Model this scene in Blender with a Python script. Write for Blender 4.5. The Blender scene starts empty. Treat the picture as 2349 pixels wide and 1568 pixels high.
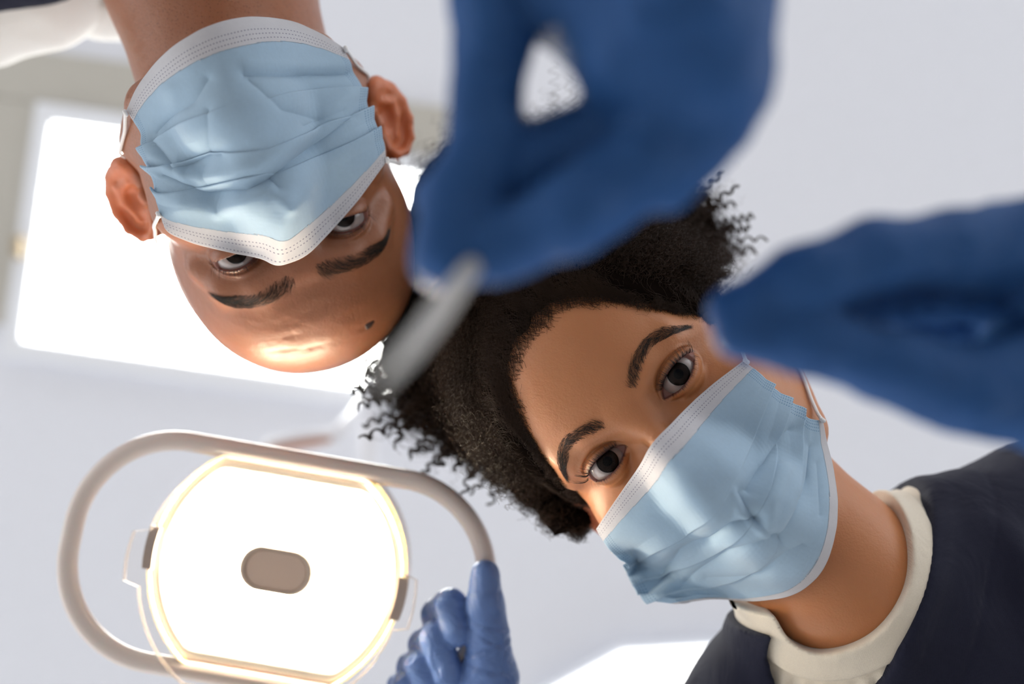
import bpy, math, os
import numpy as np
from mathutils import Matrix, Vector

# ---------------------------------------------------------------- camera, world, exposure
SC = bpy.context.scene
COL = SC.collection
CAM_H = 0.95                       # the patient's eye height: the camera looks straight up
FPX = 2284.0                       # focal length in pixels of the 2349 x 1568 frame
cam_data = bpy.data.cameras.new('camera')
cam_data.sensor_width = 36.0
cam_data.lens = FPX / 2349.0 * 36.0
cam_data.clip_start = 0.01
cam_data.dof.use_dof = True
cam_data.dof.focus_distance = 0.525
cam_data.dof.aperture_fstop = 2.7
camera = bpy.data.objects.new('camera', cam_data)
COL.objects.link(camera)
camera.location = (0, 0, CAM_H)
camera.rotation_euler = (math.pi, 0, 0)          # looks along +Z, image down is +Y
SC.camera = camera
SC.view_settings.view_transform = 'Standard'
SC.view_settings.look = 'None'
SC.view_settings.gamma = 1.0
SC.view_settings.use_curve_mapping = False
SC.view_settings.exposure = 1.08

world = bpy.data.worlds.new('daylight')
SC.world = world
world.use_nodes = True
bg = world.node_tree.nodes['Background']
bg.inputs['Color'].default_value = (0.95, 0.975, 1.0, 1)
bg.inputs['Strength'].default_value = 1.05
SC.cycles.use_light_tree = False
SC.cycles.adaptive_threshold = 0.08
SC.cycles.max_bounces = 6
SC.cycles.diffuse_bounces = 3
SC.cycles.glossy_bounces = 2
SC.cycles.transmission_bounces = 3
SC.cycles.transparent_max_bounces = 8
SC.cycles.caustics_reflective = False
SC.cycles.caustics_refractive = False
SC.cycles_curves.shape = 'RIBBONS'
SC.cycles_curves.subdivisions = 1

# ---------------------------------------------------------------- helpers
def cam_pt(px, py, z):
    """Point at depth z (metres above the lens) that stands at pixel (px, py)."""
    return np.array([(px - 1174.5) / FPX * z, (py - 784.0) / FPX * z, z])

def W(p):
    p = np.asarray(p, float)
    return p + np.array([0, 0, CAM_H])

def pix(p):
    p = np.asarray(p, float)
    return p[..., 0] / p[..., 2] * FPX + 1174.5, p[..., 1] / p[..., 2] * FPX + 784.0

def tag(o, label=None, cat=None, group=None, kind=None):
    if label: o['label'] = label
    if cat: o['category'] = cat
    if group: o['group'] = group
    if kind: o['kind'] = kind
    return o

def make_mesh(name, verts, faces, mat=None, parent=None, smooth=True, attrs=None, uv=None):
    """verts (n,3) in world metres, faces (m,4) or (m,3) int array, or list of arrays."""
    verts = np.asarray(verts, np.float32)
    me = bpy.data.meshes.new(name)
    me.vertices.add(len(verts))
    me.vertices.foreach_set('co', verts.ravel())
    groups = faces if isinstance(faces, list) else [faces]
    groups = [np.asarray(g, np.int32) for g in groups if len(g)]
    li = np.concatenate([g.ravel() for g in groups])
    tot = np.concatenate([np.full(len(g), g.shape[1], np.int32) for g in groups])
    st = np.concatenate([[0], np.cumsum(tot)[:-1]]).astype(np.int32)
    me.loops.add(len(li)); me.loops.foreach_set('vertex_index', li)
    me.polygons.add(len(tot))
    me.polygons.foreach_set('loop_start', st)
    me.polygons.foreach_set('loop_total', tot)
    me.polygons.foreach_set('use_smooth', np.full(len(tot), smooth))
    me.update(calc_edges=True)
    me.validate()
    if attrs:
        for k, v in attrs.items():
            a = me.attributes.new(k, 'FLOAT', 'POINT')
            a.data.foreach_set('value', np.asarray(v, np.float32))
    if uv is not None:
        l = me.uv_layers.new(name='UVMap')
        l.data.foreach_set('uv', np.asarray(uv, np.float32)[li].ravel())
    o = bpy.data.objects.new(name, me)
    COL.objects.link(o)
    if mat: me.materials.append(mat)
    if parent: o.parent = parent
    return o

def empty(name, loc=(0, 0, 0)):
    o = bpy.data.objects.new(name, None)
    COL.objects.link(o)
    o.location = loc
    return o

class NT:
    """Small node-tree helper."""
    def __init__(self, name):
        self.m = bpy.data.materials.new(name); self.m.use_nodes = True
        self.t = self.m.node_tree; self.p = self.t.nodes['Principled BSDF']
        self.out = self.t.nodes['Material Output']
    def n(self, typ, **kw):
        x = self.t.nodes.new(typ)
        for k, v in kw.items():
            if k.startswith('i_'):
                key = k[2:]
                key = int(key) if key.isdigit() else key.replace('_', ' ')
                x.inputs[key].default_value = v
            else: setattr(x, k, v)
        return x
    def l(self, a, b): self.t.links.new(a, b)
    def set(self, **kw):
        for k, v in kw.items(): self.p.inputs[k.replace('_', ' ')].default_value = v
        return self
    def attr(self, name): return self.n('ShaderNodeAttribute', attribute_name=name)
    def math(self, op, a, b=None, c=None):
        x = self.n('ShaderNodeMath', operation=op)
        for i, v in enumerate((a, b, c)):
            if v is None: continue
            if isinstance(v, (int, float)): x.inputs[i].default_value = v
            else: self.l(v, x.inputs[i])
        return x.outputs[0]
    def mix(self, fac, a, b, typ='MIX'):
        x = self.n('ShaderNodeMix', data_type='RGBA', blend_type=typ)
        for i, v in ((0, fac), (6, a), (7, b)):
            if isinstance(v, (int, float, tuple)): x.inputs[i].default_value = v
            else: self.l(v, x.inputs[i])
        return x.outputs[2]
    def noise(self, scale, detail=4, rough=.5, vec=None, dist=0):
        x = self.n('ShaderNodeTexNoise', i_Scale=scale, i_Detail=detail, i_Roughness=rough, i_Distortion=dist)
        if vec is not None: self.l(vec, x.inputs['Vector'])
        return x.outputs['Fac']
    def bump(self, h, strength=.2, dist=.001, normal=None):
        x = self.n('ShaderNodeBump', i_Strength=strength, i_Distance=dist)
        self.l(h, x.inputs['Height'])
        if normal is not None: self.l(normal, x.inputs['Normal'])
        self.l(x.outputs[0], self.p.inputs['Normal']); return x.outputs[0]
    def obj(self): return self.n('ShaderNodeTexCoord').outputs['Object']

def plain(name, col, rough=.5, **kw):
    m = NT(name); m.set(Base_Color=(*col, 1), Roughness=rough, **kw)
    return m.m

def grained(name, col, rough=.5, scale=300, strength=.15, var=.06, **kw):
    m = NT(name); m.set(Roughness=rough, **kw)
    nz = m.noise(scale, 3, vec=m.obj())
    c = m.mix(nz, tuple(x * (1 - var) for x in col) + (1,), tuple(min(1, x * (1 + var)) for x in col) + (1,))
    m.l(c, m.p.inputs['Base Color']); m.bump(nz, strength)
    return m.m

# ---------------------------------------------------------------- distance fields
F = np.float32
def A(*v): return np.array(v, F)
def smin(a, b, k):
    h = np.clip(.5 + .5 * (b - a) / k, 0, 1)
    return b + (a - b) * h - k * h * (1 - h)
def smax(a, b, k): return -smin(-a, -b, k)
def ell(P, c, r, R=None):
    q = P - A(*c)
    if R is not None: q = q @ np.asarray(R, F)
    r = A(*r); k0 = np.sqrt(((q / r) ** 2).sum(-1)); k1 = np.sqrt(((q / (r * r)) ** 2).sum(-1)) + 1e-9
    return k0 * (k0 - 1) / k1
def sph(P, c, r):
    q = P - A(*c); return np.sqrt((q * q).sum(-1)) - r
def cap(P, a, b, ra, rb=None):
    rb = ra if rb is None else rb
    a = np.asarray(a, F); ab = np.asarray(b, F) - a; q = P - a
    t = np.clip((q @ ab) / (ab @ ab), 0, 1)
    d = q - t[..., None] * ab
    return np.sqrt((d * d).sum(-1)) - (ra + (rb - ra) * t)
def chain(P, pts, rads, k=3.):
    d = None
    for i in range(len(pts) - 1):
        c = cap(P, pts[i], pts[i + 1], rads[i], rads[i + 1])
        d = c if d is None else smin(d, c, k)
    return d
def ga(x, c, w): return np.exp(-((x - c) / w) ** 2)
def sstep(a, b, x):
    t = np.clip((x - a) / (b - a), 0, 1); return t * t * (3 - 2 * t)

def surface_nets(f, xs, ys, zs, margin=6.0, block=10):
    """Mesh the zero level of f over a rectilinear grid; only blocks near the surface are sampled."""
    xs, ys, zs = (np.asarray(v, F) for v in (xs, ys, zs))
    n = [len(xs), len(ys), len(zs)]
    V = np.ones(n, F)
    st = [list(range(0, m - 1, block)) for m in n]
    cen, rad, bl = [], [], []
    for i in st[0]:
        i1 = min(i + block, n[0] - 1)
        for j in st[1]:
            j1 = min(j + block, n[1] - 1)
            for k in st[2]:
                k1 = min(k + block, n[2] - 1)
                a = np.array([xs[i], ys[j], zs[k]]); b = np.array([xs[i1], ys[j1], zs[k1]])
                cen.append((a + b) / 2); rad.append(np.linalg.norm(b - a) / 2); bl.append((i, i1, j, j1, k, k1))
    d = f(np.array(cen, F)); rad = np.array(rad)
    act = np.abs(d) < rad * 1.35 + margin
    pts, where = [], []
    for q in range(len(bl)):
        i, i1, j, j1, k, k1 = bl[q]
        if not act[q]:
            V[i:i1 + 1, j:j1 + 1, k:k1 + 1] = np.where(d[q] < 0, -50, 50)
    cnt = 0
    def flush():
        nonlocal pts, where, cnt
        if not pts: return
        val = f(np.concatenate(pts)); o = 0
        for (i, i1, j, j1, k, k1) in where:
            m = (i1 - i + 1) * (j1 - j + 1) * (k1 - k + 1)
            V[i:i1 + 1, j:j1 + 1, k:k1 + 1] = val[o:o + m].reshape(i1 - i + 1, j1 - j + 1, k1 - k + 1); o += m
        pts, where, cnt = [], [], 0
    for q in np.nonzero(act)[0]:
        i, i1, j, j1, k, k1 = bl[q]
        g = np.stack(np.meshgrid(xs[i:i1 + 1], ys[j:j1 + 1], zs[k:k1 + 1], indexing='ij'), -1).reshape(-1, 3)
        pts.append(g); where.append(bl[q]); cnt += len(g)
        if cnt > 400000: flush()
    flush()
    V[V == 0] = 1e-4
    ins = V < 0
    c8 = [ins[a:n[0] - 1 + a, b:n[1] - 1 + b, c:n[2] - 1 + c] for a in (0, 1) for b in (0, 1) for c in (0, 1)]
    s = sum(c.astype(np.int8) for c in c8)
    ci = np.argwhere((s > 0) & (s < 8))
    idx = np.full([m - 1 for m in n], -1, np.int32); idx[ci[:, 0], ci[:, 1], ci[:, 2]] = np.arange(len(ci))
    off = [(a, b, c) for a in (0, 1) for b in (0, 1) for c in (0, 1)]
    val = np.stack([V[ci[:, 0] + a, ci[:, 1] + b, ci[:, 2] + c] for a, b, c in off], -1)
    ox, oy, oz = (np.array([o[i] for o in off]) for i in range(3))
    acc = np.zeros((len(ci), 3), F); num = np.zeros(len(ci), F)
    for p in range(8):
        for q in range(p + 1, 8):
            if sum(abs(off[p][t] - off[q][t]) for t in range(3)) != 1: continue
            a, b = val[:, p], val[:, q]; m = (a < 0) != (b < 0)
            t = np.where(m, a / np.where(m, a - b, 1), 0)
            pa = np.stack([xs[ci[:, 0] + off[p][0]], ys[ci[:, 1] + off[p][1]], zs[ci[:, 2] + off[p][2]]], -1)
            pb = np.stack([xs[ci[:, 0] + off[q][0]], ys[ci[:, 1] + off[q][1]], zs[ci[:, 2] + off[q][2]]], -1)
            acc += np.where(m[:, None], pa + (pb - pa) * t[:, None], 0); num += m
    verts = acc / num[:, None]
    faces = []
    for ax in range(3):
        a = [slice(None)] * 3; b = [slice(None)] * 3
        a[ax] = slice(0, n[ax] - 1); b[ax] = slice(1, n[ax])
        e = np.argwhere(ins[tuple(a)] != ins[tuple(b)])
        u, w = [t for t in range(3) if t != ax]
        ok = (e[:, u] > 0) & (e[:, w] > 0) & (e[:, u] < n[u] - 1) & (e[:, w] < n[w] - 1)
        e = e[ok]
        def at(du, dw):
            q = e.copy(); q[:, u] += du; q[:, w] += dw
            return idx[q[:, 0], q[:, 1], q[:, 2]]
        quad = np.stack([at(-1, -1), at(0, -1), at(0, 0), at(-1, 0)], -1)
        flip = ins[e[:, 0], e[:, 1], e[:, 2]]
        if ax == 1: flip = ~flip
        quad[~flip] = quad[~flip][:, ::-1]
        faces.append(quad)
    faces = np.concatenate(faces)
    return verts, faces[(faces >= 0).all(1)]

def grid_axis(lo, hi, coarse, bands):
    """Coordinates from lo to hi with step coarse, finer inside bands [(a, b, step)]."""
    x, out = lo, [lo]
    while x < hi:
        h = coarse
        for a, b, s in bands:
            if a <= x < b: h = min(h, s)
            else:
                d = a - x if x < a else x - b
                h = min(h, s + max(0, d) * .35)
        x += h; out.append(x)
    return out

def grad(f, P, e=.3):
    g = np.stack([f(P + A(e, 0, 0)) - f(P - A(e, 0, 0)), f(P + A(0, e, 0)) - f(P - A(0, e, 0)), f(P + A(0, 0, e)) - f(P - A(0, 0, e))], -1)
    return g / (np.linalg.norm(g, axis=-1, keepdims=True) + 1e-9)

def value_noise(P, seed=0):
    """Smooth value noise in [-1, 1] at points P."""
    Pi = np.floor(P).astype(np.int64); f = P - Pi; f = f * f * (3 - 2 * f)
    def h(i, j, k):
        v = (i * 374761393 + j * 668265263 + k * 2147483647 + seed * 974634777) & 0x7fffffff
        v = ((v ^ (v >> 13)) * 1274126177) & 0x7fffffff
        return ((v ^ (v >> 16)) & 0xffff) / 32767.5 - 1
    r = 0
    for a in (0, 1):
        for b in (0, 1):
            for c in (0, 1):
                w = (f[..., 0] if a else 1 - f[..., 0]) * (f[..., 1] if b else 1 - f[..., 1]) * (f[..., 2] if c else 1 - f[..., 2])
                r = r + w * h(Pi[..., 0] + a, Pi[..., 1] + b, Pi[..., 2] + c)
    return r.astype(F)

def hair_object(name, strands, radius, mat, parent=None, tip=.35):
    """strands (n, k, 3) world metres -> hair curves with tapering radius."""
    strands = np.asarray(strands, F); n, k, _ = strands.shape
    hc = bpy.data.hair_curves.new(name)
    hc.add_curves([k] * n)
    hc.attributes['position'].data.foreach_set('vector', strands.ravel())
    r = hc.attributes.get('radius') or hc.attributes.new('radius', 'FLOAT', 'POINT')
    rr = np.broadcast_to(np.asarray(radius, F).reshape(-1, 1), (n, k)) * np.linspace(1, tip, k, dtype=F)[None]
    r.data.foreach_set('value', np.ascontiguousarray(rr, F).ravel())
    o = bpy.data.objects.new(name, hc); COL.objects.link(o)
    if mat: hc.materials.append(mat)
    if parent: o.parent = parent
    return o

def sweep(path, rad, seg=10, closed=False, up=(0, 0, 1)):
    """Tube along path (n,3) with radius rad (scalar, (n,) or (n,2)); returns verts, faces."""
    p = np.asarray(path, float); n = len(p)
    if closed: t = np.roll(p, -1, 0) - np.roll(p, 1, 0)
    else: t = np.gradient(p, axis=0)
    t /= np.linalg.norm(t, axis=1, keepdims=True)
    u = np.zeros_like(p); v0 = np.asarray(up, float)
    prev = v0 - t[0] * (v0 @ t[0])
    if np.linalg.norm(prev) < 1e-3: prev = np.cross(t[0], [1, .3, .2])
    for i in range(n):
        prev = prev - t[i] * (prev @ t[i]); prev /= np.linalg.norm(prev); u[i] = prev
    w = np.cross(t, u)
    r = np.asarray(rad, float)
    r = np.broadcast_to(r.reshape(-1, 1) if r.ndim < 2 else r, (n, 2)) if r.ndim < 2 else r
    a = np.linspace(0, 2 * np.pi, seg, endpoint=False)
    V = p[:, None] + u[:, None] * (np.cos(a)[None, :, None] * r[:, None, :1]) + w[:, None] * (np.sin(a)[None, :, None] * r[:, None, 1:2])
    V = V.reshape(-1, 3)
    fs = []
    m = n if closed else n - 1
    i = np.arange(m)[:, None]; j = np.arange(seg)[None]
    i2 = (i + 1) % n; j2 = (j + 1) % seg
    Q = np.stack([i * seg + j, i * seg + j2, i2 * seg + j2, i2 * seg + j], -1).reshape(-1, 4)
    if closed: return V, [Q]
    V = np.concatenate([V, p[:1], p[-1:]])
    jj = np.arange(seg)
    T0 = np.stack([np.full(seg, n * seg), (jj + 1) % seg, jj], -1)
    T1 = np.stack([np.full(seg, n * seg + 1), (n - 1) * seg + jj, (n - 1) * seg + (jj + 1) % seg], -1)
    return V, [Q, np.concatenate([T0, T1])]

def spline(pts, n):
    """Catmull-Rom through pts, n samples."""
    p = np.asarray(pts, float); m = len(p)
    q = np.concatenate([[2 * p[0] - p[1]], p, [2 * p[-1] - p[-2]]])
    t = np.linspace(0, m - 1, n); i = np.clip(t.astype(int), 0, m - 2); f = (t - i)[:, None]
    a, b, c, d = q[i], q[i + 1], q[i + 2], q[i + 3]
    return .5 * (2 * b + (c - a) * f + (2 * a - 5 * b + 4 * c - d) * f ** 2 + (3 * b - a - 3 * c + d) * f ** 3)
# ---------------------------------------------------------------- ceiling with a light well
C_Z = 1.75
M_ceil = grained('ceiling_paint', (.77, .79, .86), .8, 40, .05, .02)
M_white = plain('white_paint', (.80, .82, .87), .45)
M_shaft = grained('shaft_plaster', (.50, .48, .435), .8, 30, .05, .03)
def quad_strip(name, A0, B0, mat, kind='structure', parent=None):
    """ring of quads between two loops of points"""
    n = len(A0); V = np.concatenate([A0, B0]); i = np.arange(n)
    o = make_mesh(name, V, np.stack([i, (i + 1) % n, n + (i + 1) % n, n + i], -1), mat, parent, smooth=False)
    return o
P_Z = C_Z                                         # the glass sits almost flush in the ceiling
tl = cam_pt(78, 280, P_Z); bl = cam_pt(62, 778, P_Z); br = cam_pt(985, 908, P_Z)
ex = (br - bl); ex[2] = 0; LX = np.linalg.norm(ex); ex /= LX
ey = np.array([-ex[1], ex[0], 0]); ey = -ey if ey[1] > 0 else ey        # towards image top
LY = abs((tl - bl) @ ey)
def well(u0, v0, u1, v1, z):
    return np.array([bl * [1, 1, 0] + ex * u + ey * v + [0, 0, z + CAM_H] for u, v in ((u0, v0), (u1, v0), (u1, v1), (u0, v1))])
fw = .034
hole = well(-.01, -.01, LX + .01, LY + .01, C_Z)
big = np.array([[-3.2, 3.2, C_Z + CAM_H], [3.2, 3.2, C_Z + CAM_H], [3.2, -3.2, C_Z + CAM_H], [-3.2, -3.2, C_Z + CAM_H]])
ceiling = quad_strip('ceiling', hole, big, M_ceil); tag(ceiling, 'smooth white ceiling above the treatment chair', kind='structure')
def bevel_frame(name, inner, outer, z0, z1, mat, parent, bev=.006):
    """rectangular frame ring: inner/outer loops, from z0 (facing down) to z1"""
    li0, lo0 = well(*inner, z0), well(*outer, z0); li1, lo1 = well(*inner, z1), well(*outer, z1)
    V = np.concatenate([li0, lo0, lo1, li1]); fs = []
    for a in range(4):
        for i in range(4):
            j = (i + 1) % 4; fs.append([a * 4 + i, a * 4 + j, ((a + 1) % 4) * 4 + j, ((a + 1) % 4) * 4 + i])
    o = make_mesh(name, V, np.array(fs), mat, parent, smooth=False)
    b = o.modifiers.new('b', 'BEVEL'); b.width = bev; b.segments = 3
    return o
def slab_box(u0, v0, u1, v1, z0, z1):
    V = np.concatenate([well(u0, v0, u1, v1, z0), well(u0, v0, u1, v1, z1)])
    return V, np.array([[3, 2, 1, 0], [4, 5, 6, 7], [0, 1, 5, 4], [1, 2, 6, 5], [2, 3, 7, 6], [3, 0, 4, 7]])
for nm, r in (('trim_1', (-.30, fw + LY, LX + .10, LY + .125)), ('trim_2', (-.30, .02, -fw, LY + fw))):
    V, fc_ = slab_box(*r, C_Z - .012, C_Z + .002)
    t_ = make_mesh(nm, V, fc_, M_shaft, None, False); b_ = t_.modifiers.new('b', 'BEVEL'); b_.width = .005; b_.segments = 2
    tag(t_, 'beige grey trim band along the skylight, out of focus', kind='structure')
win = empty('window_1', W((bl + (br - bl) / 2) * [1, 1, 0] + [0, 0, P_Z]))
tag(win, 'bright skylight window with white frame set in the ceiling well', 'window', kind='structure')
def keep(o, parent):
    o.parent = parent; o.matrix_parent_inverse = Matrix.Translation(-Vector(parent.location)); return o
fr = keep(bevel_frame('window_frame', (0, 0, LX, LY), (-fw, -fw, LX + fw, LY + fw), P_Z - .022, P_Z + .03, M_white, None), win)
m = NT('daylight_glass'); m.t.nodes.remove(m.p)
em = m.n('ShaderNodeEmission', i_Color=(1.0, 1.0, .94, 1), i_Strength=9.0); m.l(em.outputs[0], m.out.inputs[0])
M_daylight = m.m
pane = well(-.01, -.01, LX + .01, LY + .01, P_Z + .02)
pn = keep(make_mesh('pane', np.concatenate([pane, pane + [0, 0, .006]]), np.array([[0, 1, 2, 3], [7, 6, 5, 4], [0, 4, 5, 1], [1, 5, 6, 2], [2, 6, 7, 3], [3, 7, 4, 0]]), M_daylight, None, False), win)
# small latch on the frame side
M_latch = plain('brass_latch', (.33, .26, .17), .4)
lt = cam_pt(42, 566, P_Z - .026)
V, Fc = sweep(W(lt) + np.array([[0, -.02, 0], [0, -.015, 0], [0, .015, 0], [0, .02, 0]]), np.array([.004, .011, .011, .004]), 12)
keep(make_mesh('latch', V, Fc, M_latch), win)
# floor under the room
fl = 6.0
floor = make_mesh('floor', [[-fl, -fl, 0], [fl, -fl, 0], [fl, fl, 0], [-fl, fl, 0]], np.array([[0, 1, 2, 3]]), grained('floor_vinyl', (.42, .40, .38), .5, 20), smooth=False)
tag(floor, 'pale vinyl floor of the treatment room', kind='structure')
# ---------------------------------------------------------------- heads
def pose(eye_mid, up2, pitch, yaw, scale):
    """4x4-like frame (origin, 3x3 columns x,y,z) of a head: local mm -> camera metres.
    up2: image direction of the crown; pitch > 0 brings the chin towards the lens; yaw turns the face to its own left."""
    Y = np.array([up2[0], up2[1], 0.]); Y /= np.linalg.norm(Y)
    Z = np.array([0, 0, -1.]); X = np.cross(Y, Z)
    c, s = math.cos(yaw), math.sin(yaw)
    X, Z = X * c - Z * s, Z * c + X * s
    c, s = math.cos(pitch), math.sin(pitch)
    Y, Z = Y * c - Z * s, Z * c + Y * s
    R = np.stack([X, Y, Z], 1)
    return dict(o=np.asarray(eye_mid, float), R=R, s=scale * .001)
def to_cam(H, p): return H['o'] + (np.asarray(p, float) * H['s']) @ H['R'].T
def to_loc(H, p): return ((np.asarray(p, float) - H['o']) @ H['R']) / H['s']

EYE = (32., 0., -13.); ER = 12.2
def lids(ax, q):
    """upper and lower lid line (y) at lateral distance ax from the mid plane; open region where low < y < up"""
    s = (ax - EYE[0]) / 14.8
    s2 = np.clip(1 - np.abs(s) ** 2.1, 0, 1)
    base = q['tilt'] * s
    up = base + q['up'] * s2 ** .75 * (1 - .10 * s) - 3. * np.maximum(np.abs(s) - 1, 0) * 8
    lo = base - q['lo'] * s2 ** .85 * (1 + .12 * s) + 3. * np.maximum(np.abs(s) - 1, 0) * 8
    return up, lo

def ear_sdf(P, q):
    ax = np.stack([np.abs(P[..., 0]), P[..., 1], P[..., 2]], -1)
    o = A(q['ear_x'] * q['wide'], q['ear_y'], -84); fl = math.radians(q['ear_flare'])
    a = A(math.sin(fl), 0, -math.cos(fl)); n = A(math.cos(fl), 0, math.sin(fl)); b2 = A(a[0] * .16, .987, a[2] * .16)
    r = ax - o
    k = q['ear_size']; kb = k * q['ear_tall']
    L = np.stack([(r @ a) / k, (r @ b2) / kb, (r @ n) / k], -1)
    hel = chain(L, [(1, 4, 1), (2, 18, 3), (8, 28, 4), (17, 31, 4.5), (26, 26, 4.5), (31, 13, 4), (30, -2, 3), (24, -15, 1.5), (15, -24, .5), (8, -28, 1)],
                [2.5, 2.9, 3.2, 3.3, 3.4, 3.4, 3.3, 3.4, 4.2, 3.8], 2.)
    bowl = .010 * (L[..., 0] - 10) ** 2 * (L[..., 0] > 10)
    B = np.stack([L[..., 0], L[..., 1], L[..., 2] - bowl], -1)
    plate = ell(B, (13, 2, -2.0), (19, 31, 4.6))
    plate = smax(plate, -ell(L, (9, -2, 5.5), (9., 12, 7.)), 2.5)     # concha
    plate = smax(plate, -ell(L, (22, 13, 5.5), (5.5, 12, 4.5)), 2.)
    anti = chain(L, [(10, -15, 1.5), (19, -8, 2.6), (20, 4, 2.6), (14, 17, 2)], [2.8, 3.0, 2.8, 2.4], 2)
    d = smin(smin(hel, plate, 4.), anti, 3.)
    d = smin(d, ell(L, (9, -25, .5), (8.5, 9, 4)), 4.)
    d = smin(d, ell(L, (-1, -4, 3), (5, 7, 4.5)), 3.)
    return d * min(k, kb)

def face_base(P, q):
    """skull, jaw, nose, cheeks - everything but lids, ears and neck"""
    x, y, z = P[..., 0], P[..., 1], P[..., 2]
    ax = np.abs(x); S = np.stack([ax, y, z], -1)
    w = q['wide']
    d = ell(P, (0, 34, -90), (74 * w, 86, 95))
    d = smin(d, ell(P, (0, 44, -46), (60 * w, 52, 52)), 14)                     # forehead
    d = smin(d, ell(P, (0, -34, -58), (60 * w * q['jaw'], 66, 60)), 18)                    # mid face
    d = smin(d, cap(S, (0, -94, -22), (16, -94, -24), 19, 16), 22)               # chin
    d = smin(d, chain(S, [(14, -96, -22), (40 * w * q['jaw'], -82, -52), (54 * w * q['jaw'], -58, -80)], [13, 13, 13], 6), 16)   # jaw
    d = smin(d, ell(S, (46 * w, -26, -32), (19, 15, 20)), 14)                   # cheek bone
    d = smin(d, ell(S, (34, -42, -24), (18, 18, 20)), 14)
    d = smin(d, chain(S, [(7, 15, -3), (24, 20, -6), (42 * w, 19, -15), (54 * w, 8, -30)], [8 * q['brow'], 7 * q['brow'], 6.5, 6], 8), 9)
    sock = ell(S, (31.5, -3, 3), (17, 11.5, 12.5))
    d = smax(d, -sock, 9)
    nose = chain(P, [(0, 16, -3), (0, 2, -2.5), (0, -22, 12), (0, -40, 21)], [8, 6.2, 7., 9.5], 6)
    nose = smin(nose, sph(S, (12, -44, 7), 8), 7)
    d = smin(d, nose, 8)
    d = smin(d, ell(P, (0, -72, -3), (22, 10, 9)), 10)                          # mouth
    d = smin(d, ell(S, (6, -67, 4), (15, 4.6, 5)), 5); d = smin(d, ell(P, (0, -77, 3), (18, 5, 5.5)), 5)
    return d

def skin_sdf(P, q, extra=None):
    x, y, z = P[..., 0], P[..., 1], P[..., 2]
    ax = np.abs(x); S = np.stack([ax, y, z], -1)
    d = face_base(P, q)
    near = (ax > 48) & (z < -50) & (y > -75) & (y < 55)
    e_ = np.full(d.shape, 60, F)
    if near.any(): e_[near] = ear_sdf(P[near], q)
    d = smin(d, e_, 4.5)
    if extra is not None: d = smin(d, extra(P), 16)
    front = sstep(-32, -18, z)
    up, lo = lids(ax, q)
    lid = sph(S, EYE, ER + 1.7)
    d = smin(d, lid, 3.2)
    sx = (ax - EYE[0]) / 14.8
    win = np.clip(1.15 - np.abs(sx) ** 4 * .75, 0, 1) * front
    cre = up + q['crease'] - .8 * sx * sx
    d = d + win * 1.25 * np.exp(-((y - cre) / .85) ** 2) - win * .5 * np.exp(-((y - cre - 2.2) / 1.6) ** 2)
    d = d + win * .55 * np.exp(-((y - lo + 5.0 + 1.5 * sx) / 1.1) ** 2) - win * .5 * np.exp(-((y - lo + 2.4) / 1.6) ** 2)
    # lid opening, carved down to just under the eyeball
    op = np.maximum(y - up, lo - y) * .8
    op = np.maximum(op, -(z + 30))
    fl = np.minimum(sph(S, EYE, ER - .35), z + 7.2 + .0 * z)
    d = smax(d, -np.maximum(op, -fl), .5)
    # frown lines / forehead folds
    d = d + front * q['folds'] * (.5 * np.exp(-((y - 52 - 2 * np.cos(x * .09)) / 1.1) ** 2) + .45 * np.exp(-((y - 64 - 2.4 * np.cos(x * .08 + .5)) / 1.2) ** 2) + .4 * np.exp(-((y - 41 + 1.6 * np.cos(x * .1)) / 1.1) ** 2)) * np.clip(1.2 - ax / 42, 0, 1)
    return d

def build_head(name, H, q, neck, mat, label):
    f = lambda P: skin_sdf(P, q, neck['f'])
    ax_ = grid_axis(-neck['box'][0], neck['box'][1], 3.2, [(14, 50, .62), (-50, -14, .62), (66, 100, 1.1), (-100, -66, 1.1)])
    ay_ = grid_axis(-neck['box'][2], 128, 3.2, [(-13, 16, .55), (-48, 22, 1.2)])
    az_ = grid_axis(-neck['box'][3], neck['box'][4], 3.2, [(-22, 3, .6)])
    v, fc = surface_nets(f, ax_, ay_, az_, 3.0, 8)
    # stray islands away from the body are dropped by keeping what lies on the surface
    up, lo = lids(np.abs(v[:, 0]), q)
    ins = ((v[:, 1] < up + .5) & (v[:, 1] > lo - .5) & (v[:, 2] > -16)).astype(F)
    ear = sstep(72, 80, np.abs(v[:, 0])) * (v[:, 2] < -60) * (v[:, 1] > -60) * (v[:, 1] < 40)
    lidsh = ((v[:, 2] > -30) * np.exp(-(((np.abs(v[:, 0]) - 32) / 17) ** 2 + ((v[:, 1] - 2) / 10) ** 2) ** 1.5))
    lm = ((v[:, 2] > -30) * np.exp(-(np.minimum(np.abs(v[:, 1] - up - .5), np.abs(v[:, 1] - lo) * 1.9) / 1.25) ** 2) * (np.abs(np.abs(v[:, 0]) - 32) < 15.4))
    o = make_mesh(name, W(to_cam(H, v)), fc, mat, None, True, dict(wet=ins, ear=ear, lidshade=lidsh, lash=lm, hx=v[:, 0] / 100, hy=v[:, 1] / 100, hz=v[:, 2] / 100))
    tag(o, label, 'person')
    return o

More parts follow.
